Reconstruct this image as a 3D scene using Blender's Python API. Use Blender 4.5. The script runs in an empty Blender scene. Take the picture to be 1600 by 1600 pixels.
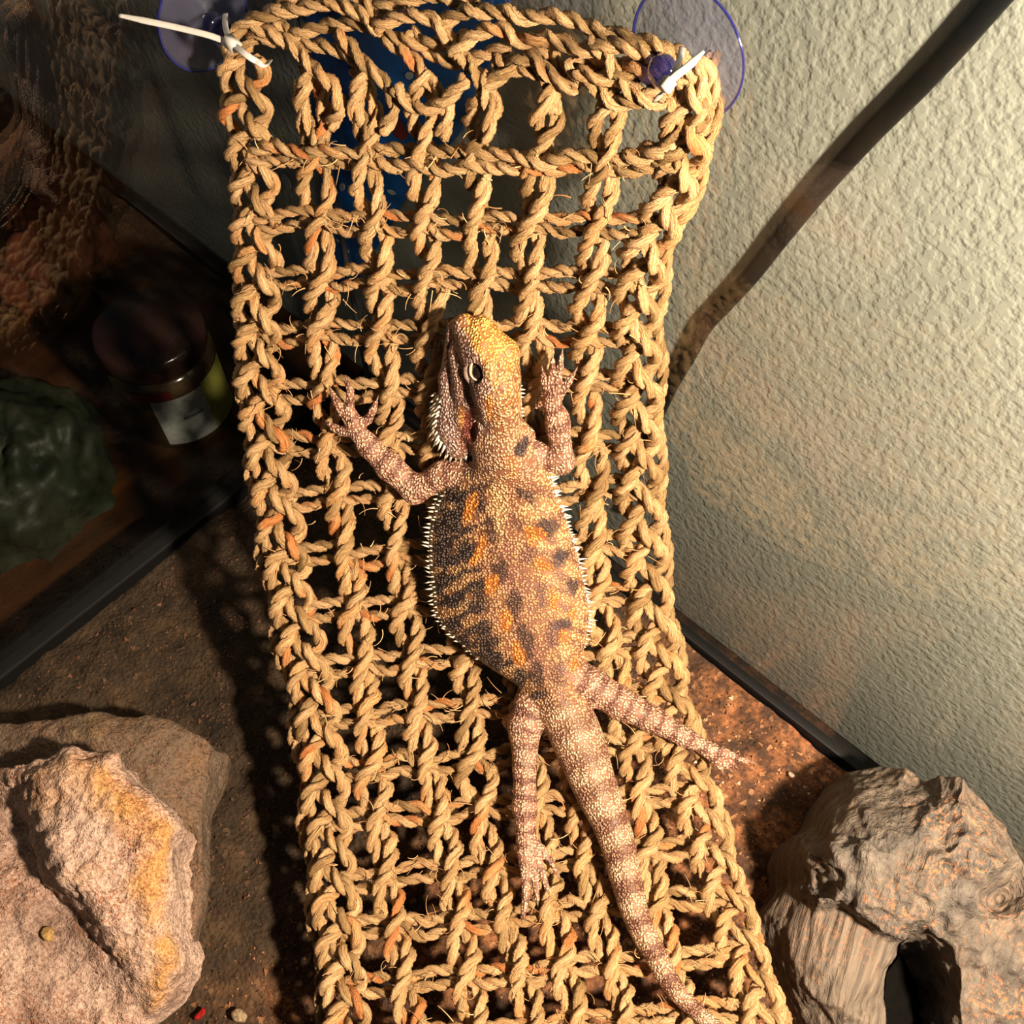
import bpy, bmesh, math, random
import numpy as np
from mathutils import Vector, noise as mnoise
from mathutils.geometry import delaunay_2d_cdt

random.seed(7)
RNG = np.random.default_rng(7)
scene = bpy.context.scene
COL = scene.collection

# ------------------------------------------------------------------ camera
# world: tank corner at the origin, house-wall pane in plane y=0 (x>0), dark pane in plane x=0 (y<0), substrate z=0
FPX = 1500.0
TH, AZ, RO = math.radians(59), math.radians(41), math.radians(1.5)
_h = np.array([-math.sin(AZ), math.cos(AZ), 0.0]); _r = np.array([math.cos(AZ), math.sin(AZ), 0.0])
CF = _h*math.cos(TH) + np.array([0, 0, -math.sin(TH)])
_u = np.cross(_r, CF)
CR = _r*math.cos(RO) + _u*math.sin(RO)
CU = -_r*math.sin(RO) + _u*math.cos(RO)
CP = np.array([0.32893, -0.23303, 0.5])

def ray(px, py):
    px = np.asarray(px, float)[..., None]; py = np.asarray(py, float)[..., None]
    return CF + (px-800)/FPX*CR - (py-800)/FPX*CU
def at_depth(px, py, d): return CP + ray(px, py)*np.asarray(d, float)[..., None]
def at_z(px, py, z):
    d = ray(px, py); return CP + d*((np.asarray(z, float)-CP[2])/d[..., 2])[..., None]
def at_wall(px, py, y=0.0):
    d = ray(px, py); return CP + d*((y-CP[1])/d[..., 1])[..., None]
def at_glass(px, py, x=0.0):
    d = ray(px, py); return CP + d*((x-CP[0])/d[..., 0])[..., None]
def depth_of(p): return (np.asarray(p)-CP) @ CF

cd = bpy.data.cameras.new('camera'); cam = bpy.data.objects.new('camera', cd); COL.objects.link(cam)
cd.sensor_fit = 'HORIZONTAL'; cd.sensor_width = 36.0; cd.lens = 36.0*FPX/1600.0; cd.clip_start = 0.01
from mathutils import Matrix
cam.matrix_world = Matrix(((CR[0], CU[0], -CF[0], CP[0]), (CR[1], CU[1], -CF[1], CP[1]), (CR[2], CU[2], -CF[2], CP[2]), (0, 0, 0, 1)))
scene.camera = cam

# ------------------------------------------------------------------ light and exposure
w = bpy.data.worlds.new('world'); scene.world = w; w.use_nodes = True
w.node_tree.nodes['Background'].inputs[0].default_value = (0.75, 0.85, 1.0, 1)
w.node_tree.nodes['Background'].inputs[1].default_value = 0.025
ld = bpy.data.lights.new('basking_lamp', 'SPOT'); ld.energy = 38.0; ld.color = (1.0, 0.79, 0.60)
ld.spot_size = math.radians(110); ld.spot_blend = 0.35; ld.shadow_soft_size = 0.018
lamp = bpy.data.objects.new('basking_lamp', ld); COL.objects.link(lamp)
LP = Vector((0.55, -0.12, 0.48)); LT = Vector((0.20, -0.13, 0.08))
lamp.location = LP; lamp.rotation_euler = (LT-LP).to_track_quat('-Z', 'Y').to_euler()
scene.view_settings.view_transform = 'Standard'; scene.view_settings.look = 'None'
scene.view_settings.exposure = 0.0; scene.view_settings.gamma = 1.0; scene.view_settings.use_curve_mapping = False

# ------------------------------------------------------------------ helpers
def tag(o, label=None, cat=None, group=None, kind=None):
    if label: o['label'] = label
    if cat: o['category'] = cat
    if group: o['group'] = group
    if kind: o['kind'] = kind
    return o
def empty(name, loc=(0, 0, 0)):
    o = bpy.data.objects.new(name, None); COL.objects.link(o); o.location = loc; o.empty_display_size = .01; return o
def link(name, me, mat=None, parent=None):
    o = bpy.data.objects.new(name, me); COL.objects.link(o)
    if mat: me.materials.append(mat)
    if parent is not None:
        o.parent = parent; o.matrix_parent_inverse = Matrix.Translation(-parent.location) if parent.parent is None else Matrix.Identity(4)
    return o
def np_mesh(name, V, Fc, smooth=True):
    """V (n,3), Fc (m,3|4) -> mesh"""
    me = bpy.data.meshes.new(name)
    V = np.ascontiguousarray(V, np.float32); Fc = np.ascontiguousarray(Fc, np.int32); k = Fc.shape[1]
    me.vertices.add(len(V)); me.vertices.foreach_set('co', V.ravel())
    me.loops.add(Fc.size); me.loops.foreach_set('vertex_index', Fc.ravel())
    me.polygons.add(len(Fc)); me.polygons.foreach_set('loop_start', np.arange(0, Fc.size, k, dtype=np.int32))
    me.polygons.foreach_set('loop_total', np.full(len(Fc), k, np.int32))
    me.polygons.foreach_set('use_smooth', np.full(len(Fc), smooth, bool))
    me.update(calc_edges=True); me.validate(); return me
def add_attr(me, name, typ, arr):
    a = me.attributes.new(name, typ, 'POINT')
    key = {'FLOAT': 'value', 'FLOAT_VECTOR': 'vector', 'FLOAT_COLOR': 'color'}[typ]
    a.data.foreach_set(key, np.ascontiguousarray(arr, np.float32).ravel())
class MB:
    """collects triangles/quads (as quads) of several shapes into one mesh"""
    def __init__(s): s.V = []; s.F = []; s.n = 0
    def add(s, V, Fc):
        V = np.asarray(V, float); s.V.append(V); s.F += [tuple(int(i)+s.n for i in f) for f in Fc]; s.n += len(V)
    def box(s, lo, hi):
        x0, y0, z0 = lo; x1, y1, z1 = hi
        s.add([(x0,y0,z0),(x1,y0,z0),(x1,y1,z0),(x0,y1,z0),(x0,y0,z1),(x1,y0,z1),(x1,y1,z1),(x0,y1,z1)],
              [(0,3,2,1),(4,5,6,7),(0,1,5,4),(1,2,6,5),(2,3,7,6),(3,0,4,7)])
    def lathe(s, prof, seg=48, org=(0,0,0), axis=(0,0,1)):
        ax = Vector(axis).normalized(); q = Vector((0,0,1)).rotation_difference(ax)
        V = []; n = len(prof)
        for i in range(seg):
            a = 2*math.pi*i/seg
            for r, z in prof: V.append(Vector(org)+q@Vector((r*math.cos(a), r*math.sin(a), z)))
        Fc = []
        for i in range(seg):
            j = (i+1) % seg
            for k in range(n-1): Fc.append((i*n+k, j*n+k, j*n+k+1, i*n+k+1))
        s.add([tuple(v) for v in V], Fc)
    def tube(s, P, rad, sides=8, flat=None):
        V, Fc = tube_geo(np.asarray(P, float), rad, sides, flat); s.add(V, Fc)
    def build(s, name, mat, parent=None, smooth=True, bevel=0):
        me = bpy.data.meshes.new(name); me.from_pydata([tuple(v) for v in np.concatenate(s.V)], [], s.F)
        bm = bmesh.new(); bm.from_mesh(me); bmesh.ops.remove_doubles(bm, verts=bm.verts, dist=1e-6)
        bmesh.ops.recalc_face_normals(bm, faces=bm.faces)
        if bevel: bmesh.ops.bevel(bm, geom=bm.edges[:], offset=bevel, segments=2, affect='EDGES', profile=.5)
        bm.to_mesh(me); bm.free()
        me.polygons.foreach_set('use_smooth', np.full(len(me.polygons), smooth, bool))
        return link(name, me, mat, parent)
def unit(v): return v/np.maximum(np.linalg.norm(v, axis=-1, keepdims=True), 1e-12)
def frames(P):
    T = unit(np.gradient(P, axis=0)); N = np.zeros_like(P)
    a = np.array([0., 0, 1]) if abs(T[0, 2]) < .9 else np.array([1., 0, 0])
    n = a-T[0]*(a@T[0]); n /= np.linalg.norm(n); N[0] = n
    for i in range(1, len(P)):
        n = n-T[i]*(n@T[i]); n = n/math.sqrt(n@n); N[i] = n
    return T, N, np.cross(T, N)
def resample(P, ds):
    L = np.concatenate([[0], np.cumsum(np.linalg.norm(np.diff(P, axis=0), axis=1))])
    n = max(4, int(L[-1]/ds)); s = np.linspace(0, L[-1], n)
    return np.stack([np.interp(s, L, P[:, i]) for i in range(3)], 1), s
def tube_geo(P, rad, sides=8, flat=None, updir=None):
    n = len(P); T, N, B = frames(P)
    if updir is not None:
        u = np.asarray(updir, float); N = unit(u-T*(T@u)[:, None]); B = np.cross(T, N)
    rad = np.broadcast_to(np.asarray(rad, float), (n,))
    a = np.arange(sides)*2*np.pi/sides
    f = 1.0 if flat is None else flat
    V = P[:, None]+rad[:, None, None]*(np.cos(a)[None, :, None]*B[:, None]+f*np.sin(a)[None, :, None]*N[:, None])
    V = V.reshape(-1, 3)
    i = np.arange(n-1)[:, None]; j = np.arange(sides)[None]; j2 = (j+1) % sides
    Q = np.stack([i*sides+j, i*sides+j2, (i+1)*sides+j2, (i+1)*sides+j], -1).reshape(-1, 4)
    Q = [tuple(q) for q in Q]
    V = np.concatenate([V, P[:1], P[-1:]]); c0 = n*sides; c1 = c0+1
    for k in range(sides):
        Q.append((c0, (k+1) % sides, k)); Q.append((c1, (n-1)*sides+k, (n-1)*sides+(k+1) % sides))
    return V, Q
def cubic(xs, ys):
    """monotone-ish cubic (Catmull-Rom) with linear extrapolation"""
    xs = np.asarray(xs, float); ys = np.asarray(ys, float); m = np.gradient(ys, xs)
    def fn(x):
        x = np.asarray(x, float); i = np.clip(np.searchsorted(xs, x)-1, 0, len(xs)-2)
        h = xs[i+1]-xs[i]; t = (x-xs[i])/h; tc = np.clip(t, 0, 1)
        y = (2*tc**3-3*tc**2+1)*ys[i]+(tc**3-2*tc**2+tc)*h*m[i]+(-2*tc**3+3*tc**2)*ys[i+1]+(tc**3-tc**2)*h*m[i+1]
        return y+np.where(t < 0, (x-xs[i])*m[i], 0)+np.where(t > 1, (x-xs[i+1])*m[i+1], 0)
    return fn
def spline_pts(pts, n):
    pts = np.asarray(pts, float)
    L = np.concatenate([[0], np.cumsum(np.linalg.norm(np.diff(pts, axis=0), axis=1))])
    s = np.linspace(0, L[-1], n)
    return np.stack([cubic(L, pts[:, i])(s) for i in range(pts.shape[1])], 1)
def sstep(a, b, x):
    t = np.clip((x-a)/(b-a), 0, 1); return t*t*(3-2*t)
def vnoise(P, scale, oct=3, seed=0):
    """fast lattice value noise on (n,3) points, about -1..1"""
    P = np.asarray(P, float)*scale; out = np.zeros(len(P)); amp = 1; tot = 0
    for o in range(oct):
        q = P*(2**o)+17.3*o+seed*3.7; i = np.floor(q).astype(np.int64); f = q-i; f = f*f*(3-2*f); acc = 0
        for dx in (0, 1):
            for dy in (0, 1):
                for dz in (0, 1):
                    h = ((i[:, 0]+dx)*374761393+(i[:, 1]+dy)*668265263+(i[:, 2]+dz)*2147483647+seed*974711) & 0xffffffff
                    h = (h ^ (h >> 13))*1274126177 & 0xffffffff; h = h ^ (h >> 16)
                    v = (h & 0xffff)/32767.5-1
                    acc = acc+v*np.where(dx, f[:, 0], 1-f[:, 0])*np.where(dy, f[:, 1], 1-f[:, 1])*np.where(dz, f[:, 2], 1-f[:, 2])
        out += amp*acc; tot += amp; amp *= .5
    return out/tot*1.6

# ------------------------------------------------------------------ materials
class Nt:
    def __init__(s, name):
        s.m = bpy.data.materials.new(name); s.m.use_nodes = True; s.t = s.m.node_tree; s.b = s.t.nodes['Principled BSDF']; s.o = s.t.nodes['Material Output']
    def n(s, typ, ins=None, **kw):
        d = s.t.nodes.new(typ)
        for k, v in kw.items(): setattr(d, k, v)
        for k, v in (ins or {}).items(): s.set(d.inputs[k], v)
        return d
    def set(s, sock, v):
        if isinstance(v, bpy.types.NodeSocket): s.t.links.new(v, sock)
        else: sock.default_value = v
    def ramp(s, fac, stops, interp='LINEAR'):
        d = s.n('ShaderNodeValToRGB', {0: fac}); r = d.color_ramp; r.interpolation = interp
        while len(r.elements) < len(stops): r.elements.new(.5)
        for e, (p, c) in zip(r.elements, stops): e.position = p; e.color = (*c, 1) if len(c) == 3 else c
        return d.outputs[0]
    def mix(s, fac, a, b, mode='MIX'):
        d = s.n('ShaderNodeMix', data_type='RGBA', blend_type=mode); s.set(d.inputs[0], fac); s.set(d.inputs[6], a if isinstance(a, bpy.types.NodeSocket) else (*a, 1)); s.set(d.inputs[7], b if isinstance(b, bpy.types.NodeSocket) else (*b, 1))
        return d.outputs[2]
    def math(s, op, a, b=0.0, c=None):
        d = s.n('ShaderNodeMath', operation=op); s.set(d.inputs[0], a); s.set(d.inputs[1], b)
        if c is not None: s.set(d.inputs[2], c)
        return d.outputs[0]
    def coord(s, scale=(1, 1, 1), rot=(0, 0, 0), src='Object'):
        tc = s.n('ShaderNodeTexCoord'); mp = s.n('ShaderNodeMapping', {0: tc.outputs[src], 2: rot, 3: scale}); return mp.outputs[0]
    def attr(s, name): return s.n('ShaderNodeAttribute', attribute_name=name)
    def noise(s, vec, scale, detail=4, rough=.55, dist=0): return s.n('ShaderNodeTexNoise', {'Vector': vec, 'Scale': scale, 'Detail': detail, 'Roughness': rough, 'Distortion': dist})
    def voro(s, vec, scale, feature='F1', rnd=1): return s.n('ShaderNodeTexVoronoi', {'Vector': vec, 'Scale': scale, 'Randomness': rnd}, feature=feature)
    def bump(s, h, strength=.5, dist=.001, nrm=None):
        ins = {'Strength': strength, 'Distance': dist, 'Height': h}
        if nrm is not None: ins['Normal'] = nrm
        return s.n('ShaderNodeBump', ins).outputs[0]
    def fin(s, color=None, rough=.6, normal=None, spec=.3, **kw):
        if color is not None: s.set(s.b.inputs['Base Color'], color if isinstance(color, bpy.types.NodeSocket) else (*color, 1))
        s.set(s.b.inputs['Roughness'], rough); s.set(s.b.inputs['Specular IOR Level'], spec)
        if normal is not None: s.set(s.b.inputs['Normal'], normal)
        for k, v in kw.items(): s.set(s.b.inputs[k], v)
        return s.m
def plain(name, color, rough=.5, spec=.4, nscale=400, amt=.15, bump=.1, **kw):
    t = Nt(name); c = t.coord(); nz = t.noise(c, nscale, 4)
    dark = tuple(x*(1-amt) for x in color); lite = tuple(min(1, x*(1+amt)) for x in color)
    return t.fin(t.ramp(nz.outputs[0], [(.3, dark), (.7, lite)]), rough, t.bump(nz.outputs[0], bump, .0005), spec, **kw)

def m_rope():
    t = Nt('seagrass_rope'); rc = t.attr('rope_co').outputs['Vector']; tint = t.attr('tint').outputs['Fac']
    n1 = t.noise(rc, 3.2, 4, .65); n2 = t.noise(rc, 8.0, 2, .6)
    c = t.ramp(n1.outputs[0], [(.28, (.19, .095, .035)), (.41, (.49, .29, .125)), (.55, (.70, .47, .235)), (.73, (.84, .63, .37))])
    c = t.mix(t.math('MULTIPLY', t.ramp(n2.outputs[0], [(.34, (1, 1, 1)), (.44, (0, 0, 0))]), .75), c, (.13, .065, .025))
    tc = t.ramp(tint, [(0, (.50, .47, .36)), (.25, (.80, .77, .66)), (.6, (1, .97, .92)), (.88, (1, .84, .66)), (.99, (.95, .55, .34))])
    c = t.mix(1.0, c, tc, 'MULTIPLY')
    h = t.math('ADD', t.math('MULTIPLY', n1.outputs[0], .7), t.math('MULTIPLY', n2.outputs[0], .5))
    return t.fin(c, .55, t.bump(h, 1.0, .0018), .35)
M = {}
M['rope'] = m_rope()
def m_wall():
    t = Nt('orange_peel_wall'); c = t.coord()
    a = t.noise(c, 300, 2, .45, .0); b = t.voro(c, 380, 'SMOOTH_F1'); big = t.noise(c, 9, 3)
    h = t.math('ADD', t.ramp(a.outputs[0], [(.36, (0, 0, 0)), (.60, (1, 1, 1))]), t.math('MULTIPLY', b.outputs[0], -.5))
    col = t.ramp(big.outputs[0], [(.3, (.345, .337, .297)), (.7, (.40, .39, .343))])
    return t.fin(col, .5, t.bump(h, .42, .0007), .35)
M['wall'] = m_wall()
def m_glass():
    t = Nt('pane_glass'); t.t.nodes.remove(t.b)
    lw = t.n('ShaderNodeLayerWeight', {'Blend': .5}); f5 = t.math('POWER', lw.outputs['Facing'], 5.0)
    fac = t.math('MULTIPLY_ADD', f5, .945, .05)
    tr = t.n('ShaderNodeBsdfTransparent', {0: (.93, .96, .95, 1)}); gl = t.n('ShaderNodeBsdfGlossy', {0: (1, 1, 1, 1), 1: 0.0})
    mx = t.n('ShaderNodeMixShader', {0: fac, 1: tr.outputs[0], 2: gl.outputs[0]}); t.t.links.new(mx.outputs[0], t.o.inputs[0]); return t.m
M['glass'] = m_glass()
def m_clear(name, tint, base=.06, rough=.05, dif=.0, dcol=(1, 1, 1)):
    t = Nt(name); t.t.nodes.remove(t.b)
    lw = t.n('ShaderNodeLayerWeight', {'Blend': .5}); f5 = t.math('POWER', lw.outputs['Facing'], 3.0)
    fac = t.math('MULTIPLY_ADD', f5, .8, base)
    nz = t.noise(t.coord(), 140, 2); bp = t.bump(nz.outputs[0], .3, .001)
    tr = t.n('ShaderNodeBsdfTransparent', {0: (*tint, 1)}); gl = t.n('ShaderNodeBsdfGlossy', {0: (1, 1, 1, 1), 1: rough, 'Normal': bp})
    df = t.n('ShaderNodeBsdfDiffuse', {0: (*dcol, 1)}); m1 = t.n('ShaderNodeMixShader', {0: dif, 1: tr.outputs[0], 2: df.outputs[0]})
    mx = t.n('ShaderNodeMixShader', {0: fac, 1: m1.outputs[0], 2: gl.outputs[0]}); t.t.links.new(mx.outputs[0], t.o.inputs[0]); return t.m
M['cup'] = m_clear('clear_blue_vinyl', (.86, .87, .97), .05, .12, .045, (.4, .42, .6))
M['cup_rim'] = m_clear('blue_vinyl_rim', (.35, .36, .85), .08, .1, .35, (.04, .045, .26))
M['cup_boss'] = m_clear('blue_vinyl_knob', (.30, .31, .70), .10, .08, .25, (.03, .03, .16))
M['zip'] = plain('white_nylon', (.44, .43, .39), .4, .4, 300, .06, .05)
M['black_frame'] = plain('black_plastic_frame', (.004, .004, .004), .6, .2)
def m_cord():
    t = Nt('black_cable'); nz = t.noise(t.coord(), 60, 4, .65); f = t.noise(t.coord((1, 1, 1)), 900, 3)
    c = t.ramp(nz.outputs[0], [(.45, (.005, .005, .005)), (.75, (.020, .013, .008))]); return t.fin(c, .45, t.bump(f.outputs[0], .2, .0004), .4)
M['cord'] = m_cord()
def m_soil():
    t = Nt('terrarium_soil'); c = t.coord()
    a = t.noise(c, 45, 6, .7); b = t.noise(c, 150, 4, .7); d = t.voro(c, 420)
    col = t.ramp(a.outputs[0], [(.34, (.022, .012, .007)), (.46, (.09, .040, .017)), (.58, (.25, .10, .038)), (.75, (.34, .18, .085))])
    col = t.mix(t.ramp(b.outputs[0], [(.46, (0, 0, 0)), (.60, (.8, .8, .8))]), col, (.045, .026, .017))
    col = t.mix(t.ramp(d.outputs['Color'], [(.80, (0, 0, 0)), (.9, (.55, .55, .55))]), col, (.50, .25, .11))
    px_ = t.n('ShaderNodeSeparateXYZ', {0: c}).outputs[0]; lit_mask = t.ramp(t.math('ADD', px_, t.math('MULTIPLY_ADD', t.noise(c, 9, 4).outputs[0], .16, -.08)), [(.21, (0, 0, 0)), (.30, (1, 1, 1))])
    shaded = t.ramp(a.outputs[0], [(.30, (.010, .007, .004)), (.55, (.038, .024, .012)), (.75, (.085, .052, .024))])
    shaded = t.mix(t.ramp(d.outputs['Color'], [(.88, (0, 0, 0)), (.95, (.4, .4, .4))]), shaded, (.16, .10, .05))
    col = t.mix(lit_mask, shaded, col)  # soil colour darkens towards the dark pane, a painted stand-in for hammock shade
    h = t.math('ADD', b.outputs[0], t.math('MULTIPLY', d.outputs[0], .5))
    return t.fin(col, .85, t.bump(h, .9, .002), .25)
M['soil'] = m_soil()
def m_grain():
    t = Nt('soil_grains'); tint = t.attr('tint').outputs['Fac']
    c = t.ramp(tint, [(0, (.035, .02, .012)), (.4, (.12, .055, .025)), (.7, (.36, .16, .065)), (.9, (.46, .24, .11)), (.985, (.62, .50, .36))]); return t.fin(c, .8, None, .3)
M['grain'] = m_grain()
def m_rock(name, pale, mid, ochre, sandy):
    t = Nt(name); c = t.coord(); a = t.noise(c, 22, 6, .62, .4); b = t.noise(c, 85, 5, .65); sp = t.noise(c, 800, 3, .75); pch = t.noise(c, 30, 3)
    col = t.ramp(a.outputs[0], [(.30, mid), (.48, pale), (.60, pale), (.74, ochre)])
    e = t.attr('edge').outputs['Fac']; col = t.mix(t.math('MULTIPLY', e, .85), col, ochre)
    col = t.mix(t.ramp(b.outputs[0], [(.30, (.6, .6, .6)), (.42, (0, 0, 0))]), col, tuple(x*.45 for x in mid))
    up = t.n('ShaderNodeSeparateXYZ', {0: t.n('ShaderNodeNewGeometry').outputs['Normal']}).outputs[2]
    s1 = t.math('MULTIPLY', t.ramp(sp.outputs[0], [(.50, (0, 0, 0)), (.56, (1, 1, 1))]), t.ramp(pch.outputs[0], [(.40, (0, 0, 0)), (.58, (1, 1, 1))]))
    s1 = t.math('MULTIPLY', t.math('MULTIPLY', s1, t.ramp(up, [(.35, (0, 0, 0)), (.75, (1, 1, 1))])), sandy)
    col = t.mix(s1, col, (.26, .095, .04))
    s2 = t.noise(c, 620, 2, .8); col = t.mix(.75, col, t.mix(1, col, t.ramp(s2.outputs[0], [(.36, (.50, .40, .36)), (.5, (1, .98, .96)), (.66, (1.35, 1.35, 1.35))]), 'MULTIPLY'))
    h = t.math('ADD', t.math('ADD', t.math('MULTIPLY', a.outputs[0], 1.5), b.outputs[0]), t.math('MULTIPLY', s2.outputs[0], .35))
    return t.fin(col, .75, t.bump(h, .9, .004), .3)
M['rock'] = m_rock('pink_quartz_rock', (.46, .33, .25), (.22, .145, .105), (.52, .27, .075), .9)
M['slab'] = m_rock('brown_rock_slab', (.12, .085, .055), (.05, .034, .02), (.19, .12, .05), .35)
def m_wood():
    t = Nt('grey_driftwood'); g = t.attr('grain').outputs['Vector']; rough = t.attr('lump').outputs['Fac']; c = t.coord()
    a = t.noise(g, 1.0, 5, .6, .3); b = t.noise(c, 95, 5, .7); sp = t.noise(c, 480, 3, .7); pch = t.noise(c, 38, 3); vo = t.voro(c, 130, 'SMOOTH_F1')
    col = t.ramp(a.outputs[0], [(.28, (.05, .038, .029)), (.45, (.125, .10, .075)), (.60, (.185, .145, .105)), (.75, (.27, .175, .095))])
    col2 = t.ramp(b.outputs[0], [(.30, (.036, .030, .025)), (.48, (.10, .086, .070)), (.68, (.18, .152, .118))])
    col = t.mix(rough, col, col2)
    up = t.n('ShaderNodeSeparateXYZ', {0: t.n('ShaderNodeNewGeometry').outputs['Normal']}).outputs[2]
    s1 = t.math('MULTIPLY', t.ramp(sp.outputs[0], [(.52, (0, 0, 0)), (.57, (1, 1, 1))]), t.ramp(pch.outputs[0], [(.47, (0, 0, 0)), (.62, (1, 1, 1))]))
    s1 = t.math('MULTIPLY', s1, t.ramp(up, [(.3, (0, 0, 0)), (.7, (1, 1, 1))])); s1 = t.math('MULTIPLY', s1, t.math('MULTIPLY_ADD', rough, .7, .25))
    col = t.mix(s1, col, (.40, .17, .07))
    h = t.math('ADD', t.math('MULTIPLY', a.outputs[0], 1.2), t.math('MULTIPLY', t.math('ADD', b.outputs[0], t.math('MULTIPLY', vo.outputs[0], .8)), rough))
    return t.fin(col, .8, t.bump(t.math('ADD', h, t.math('MULTIPLY', sp.outputs[0], .15)), .8, .003), .25)
M['wood'] = m_wood()
def m_skin():
    t = Nt('lizard_skin'); bc = t.attr('body_co').outputs['Vector']; col = t.attr('Col').outputs['Color']; fine = t.attr('fine').outputs['Fac']
    sc = t.math('MULTIPLY_ADD', fine, 8.0, 23.0)
    v = t.n('ShaderNodeTexVoronoi', {'Vector': bc, 'Scale': sc, 'Randomness': .8}); v2 = t.voro(bc, 17.0); nz = t.noise(bc, 9, 3)
    d = t.ramp(v.outputs['Distance'], [(.16, (1, 1, 1)), (.62, (0, 0, 0))])
    c = t.mix(t.math('MULTIPLY', t.ramp(v.outputs['Distance'], [(.34, (0, 0, 0)), (.58, (1, 1, 1))]), .9), col, t.mix(1, col, (.20, .115, .085), 'MULTIPLY'))
    c = t.mix(t.math('MULTIPLY', t.ramp(v.outputs['Distance'], [(.08, (1, 1, 1)), (.26, (0, 0, 0))]), .24), c, (.86, .62, .38))
    c = t.mix(.35, c, t.mix(1, c, t.ramp(nz.outputs[0], [(.3, (.6, .55, .5)), (.7, (1.2, 1.15, 1.1))]), 'MULTIPLY'))
    return t.fin(c, .5, t.bump(d, .9, .0009), .35)
M['skin'] = m_skin()
M['spine'] = plain('pale_spines', (.86, .76, .58), .5, .3, 500, .1)
M['claw'] = plain('dark_claw', (.20, .13, .09), .35, .5)
M['lid'] = plain('cream_eyelid', (.52, .41, .28), .55, .3, 900, .25, .4)
M['eye'] = plain('dark_eye', (.012, .008, .006), .06, .6)

# ------------------------------------------------------------------ the setting
# house wall behind the tank
mb = MB(); mb.box((-0.75, 0.022, -0.30), (1.1, 0.06, 0.95)); wall = mb.build('wall_back', M['wall'], None, False); tag(wall, kind='structure')
# substrate floor
def grid_floor():
    nx, ny = 250, 230
    X, Y = np.meshgrid(np.linspace(.004, .62, nx), np.linspace(-.60, -.004, ny)); P = np.stack([X.ravel(), Y.ravel(), np.zeros(X.size)], 1)
    P[:, 2] = .0035*vnoise(P, 28, 4, 3)+.0012*vnoise(P, 190, 2, 5)
    i = np.arange(ny-1)[:, None]; j = np.arange(nx-1)[None]
    Q = np.stack([i*nx+j, i*nx+j+1, (i+1)*nx+j+1, (i+1)*nx+j], -1).reshape(-1, 4); return P, Q
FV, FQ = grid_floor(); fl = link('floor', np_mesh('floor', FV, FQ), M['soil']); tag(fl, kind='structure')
# loose grains on the substrate
def chips(P, size, seed, up=None):
    r = np.random.default_rng(seed); n = len(P)
    base = np.array([(1, 0, -.4), (-.5, .87, -.4), (-.5, -.87, -.4), (0, 0, .8)])
    A = unit(r.normal(size=(n, 3))); Bv = unit(np.cross(A, r.normal(size=(n, 3)))); Cv = np.cross(A, Bv)
    s = size[:, None, None]*r.uniform(.6, 1.3, (n, 4, 1))
    V = P[:, None]+s*(base[None, :, 0:1]*A[:, None]+base[None, :, 1:2]*Bv[:, None]+base[None, :, 2:3]*Cv[:, None])
    Fc = (np.arange(n)[:, None, None]*4+np.array([(0, 1, 3), (1, 2, 3), (2, 0, 3), (0, 2, 1)])[None]).reshape(-1, 3)
    return V.reshape(-1, 3), Fc, np.repeat(r.random(n), 4)
n = 26000
P = np.stack([RNG.uniform(.01, .56, n), RNG.uniform(-.5, -.01, n), np.zeros(n)], 1)
P[:, 2] = .0035*vnoise(P, 28, 4, 3)+.0012*vnoise(P, 190, 2, 5)+.0002
V, Fc, tn = chips(P, RNG.choice([.0006, .0009, .0012, .0018], n, p=[.45, .33, .18, .04]), 2); tn = tn*np.repeat(.42+.58*sstep(.20, .30, P[:, 0]+.03*vnoise(P, 14, 2, 6)), 4); me = np_mesh('soil_grains', V, Fc, False); add_attr(me, 'tint', 'FLOAT', tn)  # grain tint also darkened towards the dark pane, shade painted in
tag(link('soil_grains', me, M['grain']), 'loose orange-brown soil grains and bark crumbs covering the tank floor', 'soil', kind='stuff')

# tank: panes, bottom rails, corner seal
tank = empty('terrarium', (0, 0, 0)); tag(tank, 'glass terrarium corner with clear panes and black bottom rails', 'terrarium')
mb = MB(); mb.box((0, 0.0, -.005), (.75, .004, .46)); mb.build('glass_pane', M['glass'], tank, False)
mb = MB(); mb.box((-.004, -.75, -.005), (0, 0, .46)); mb.build('glass_pane', M['glass'], tank, False)
mb = MB(); mb.box((.002, -.003, -.006), (.75, .008, .0055)); mb.build('bottom_rail', M['black_frame'], tank, False, .0012)
mb = MB(); mb.box((-.010, -.75, -.022), (.004, .006, .009)); mb.build('bottom_rail', M['black_frame'], tank, False, .0012)
mb = MB(); mb.tube(np.array([(0.001, -.001, z) for z in np.linspace(.0, .46, 12)]), .0016, 8); mb.build('corner_seal', plain('grey_silicone', (.05, .055, .06), .3), tank)

# table top outside the dark pane
def m_table():
    t = Nt('brown_table'); c = t.coord((1, .12, 1), (0, 0, .5)); a = t.noise(c, 40, 5, .6, .5)
    return t.fin(t.ramp(a.outputs[0], [(.3, (.012, .005, .002)), (.55, (.045, .015, .004)), (.75, (.085, .03, .007))]), .3, None, .4)
mb = MB(); mb.box((-.75, -.9, -.05), (-.012, .021, -.024)); tb = mb.build('table_top', m_table(), None, False, .002)
tag(tb, 'dark brown wooden tabletop beyond the dark glass pane', 'table')

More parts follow.
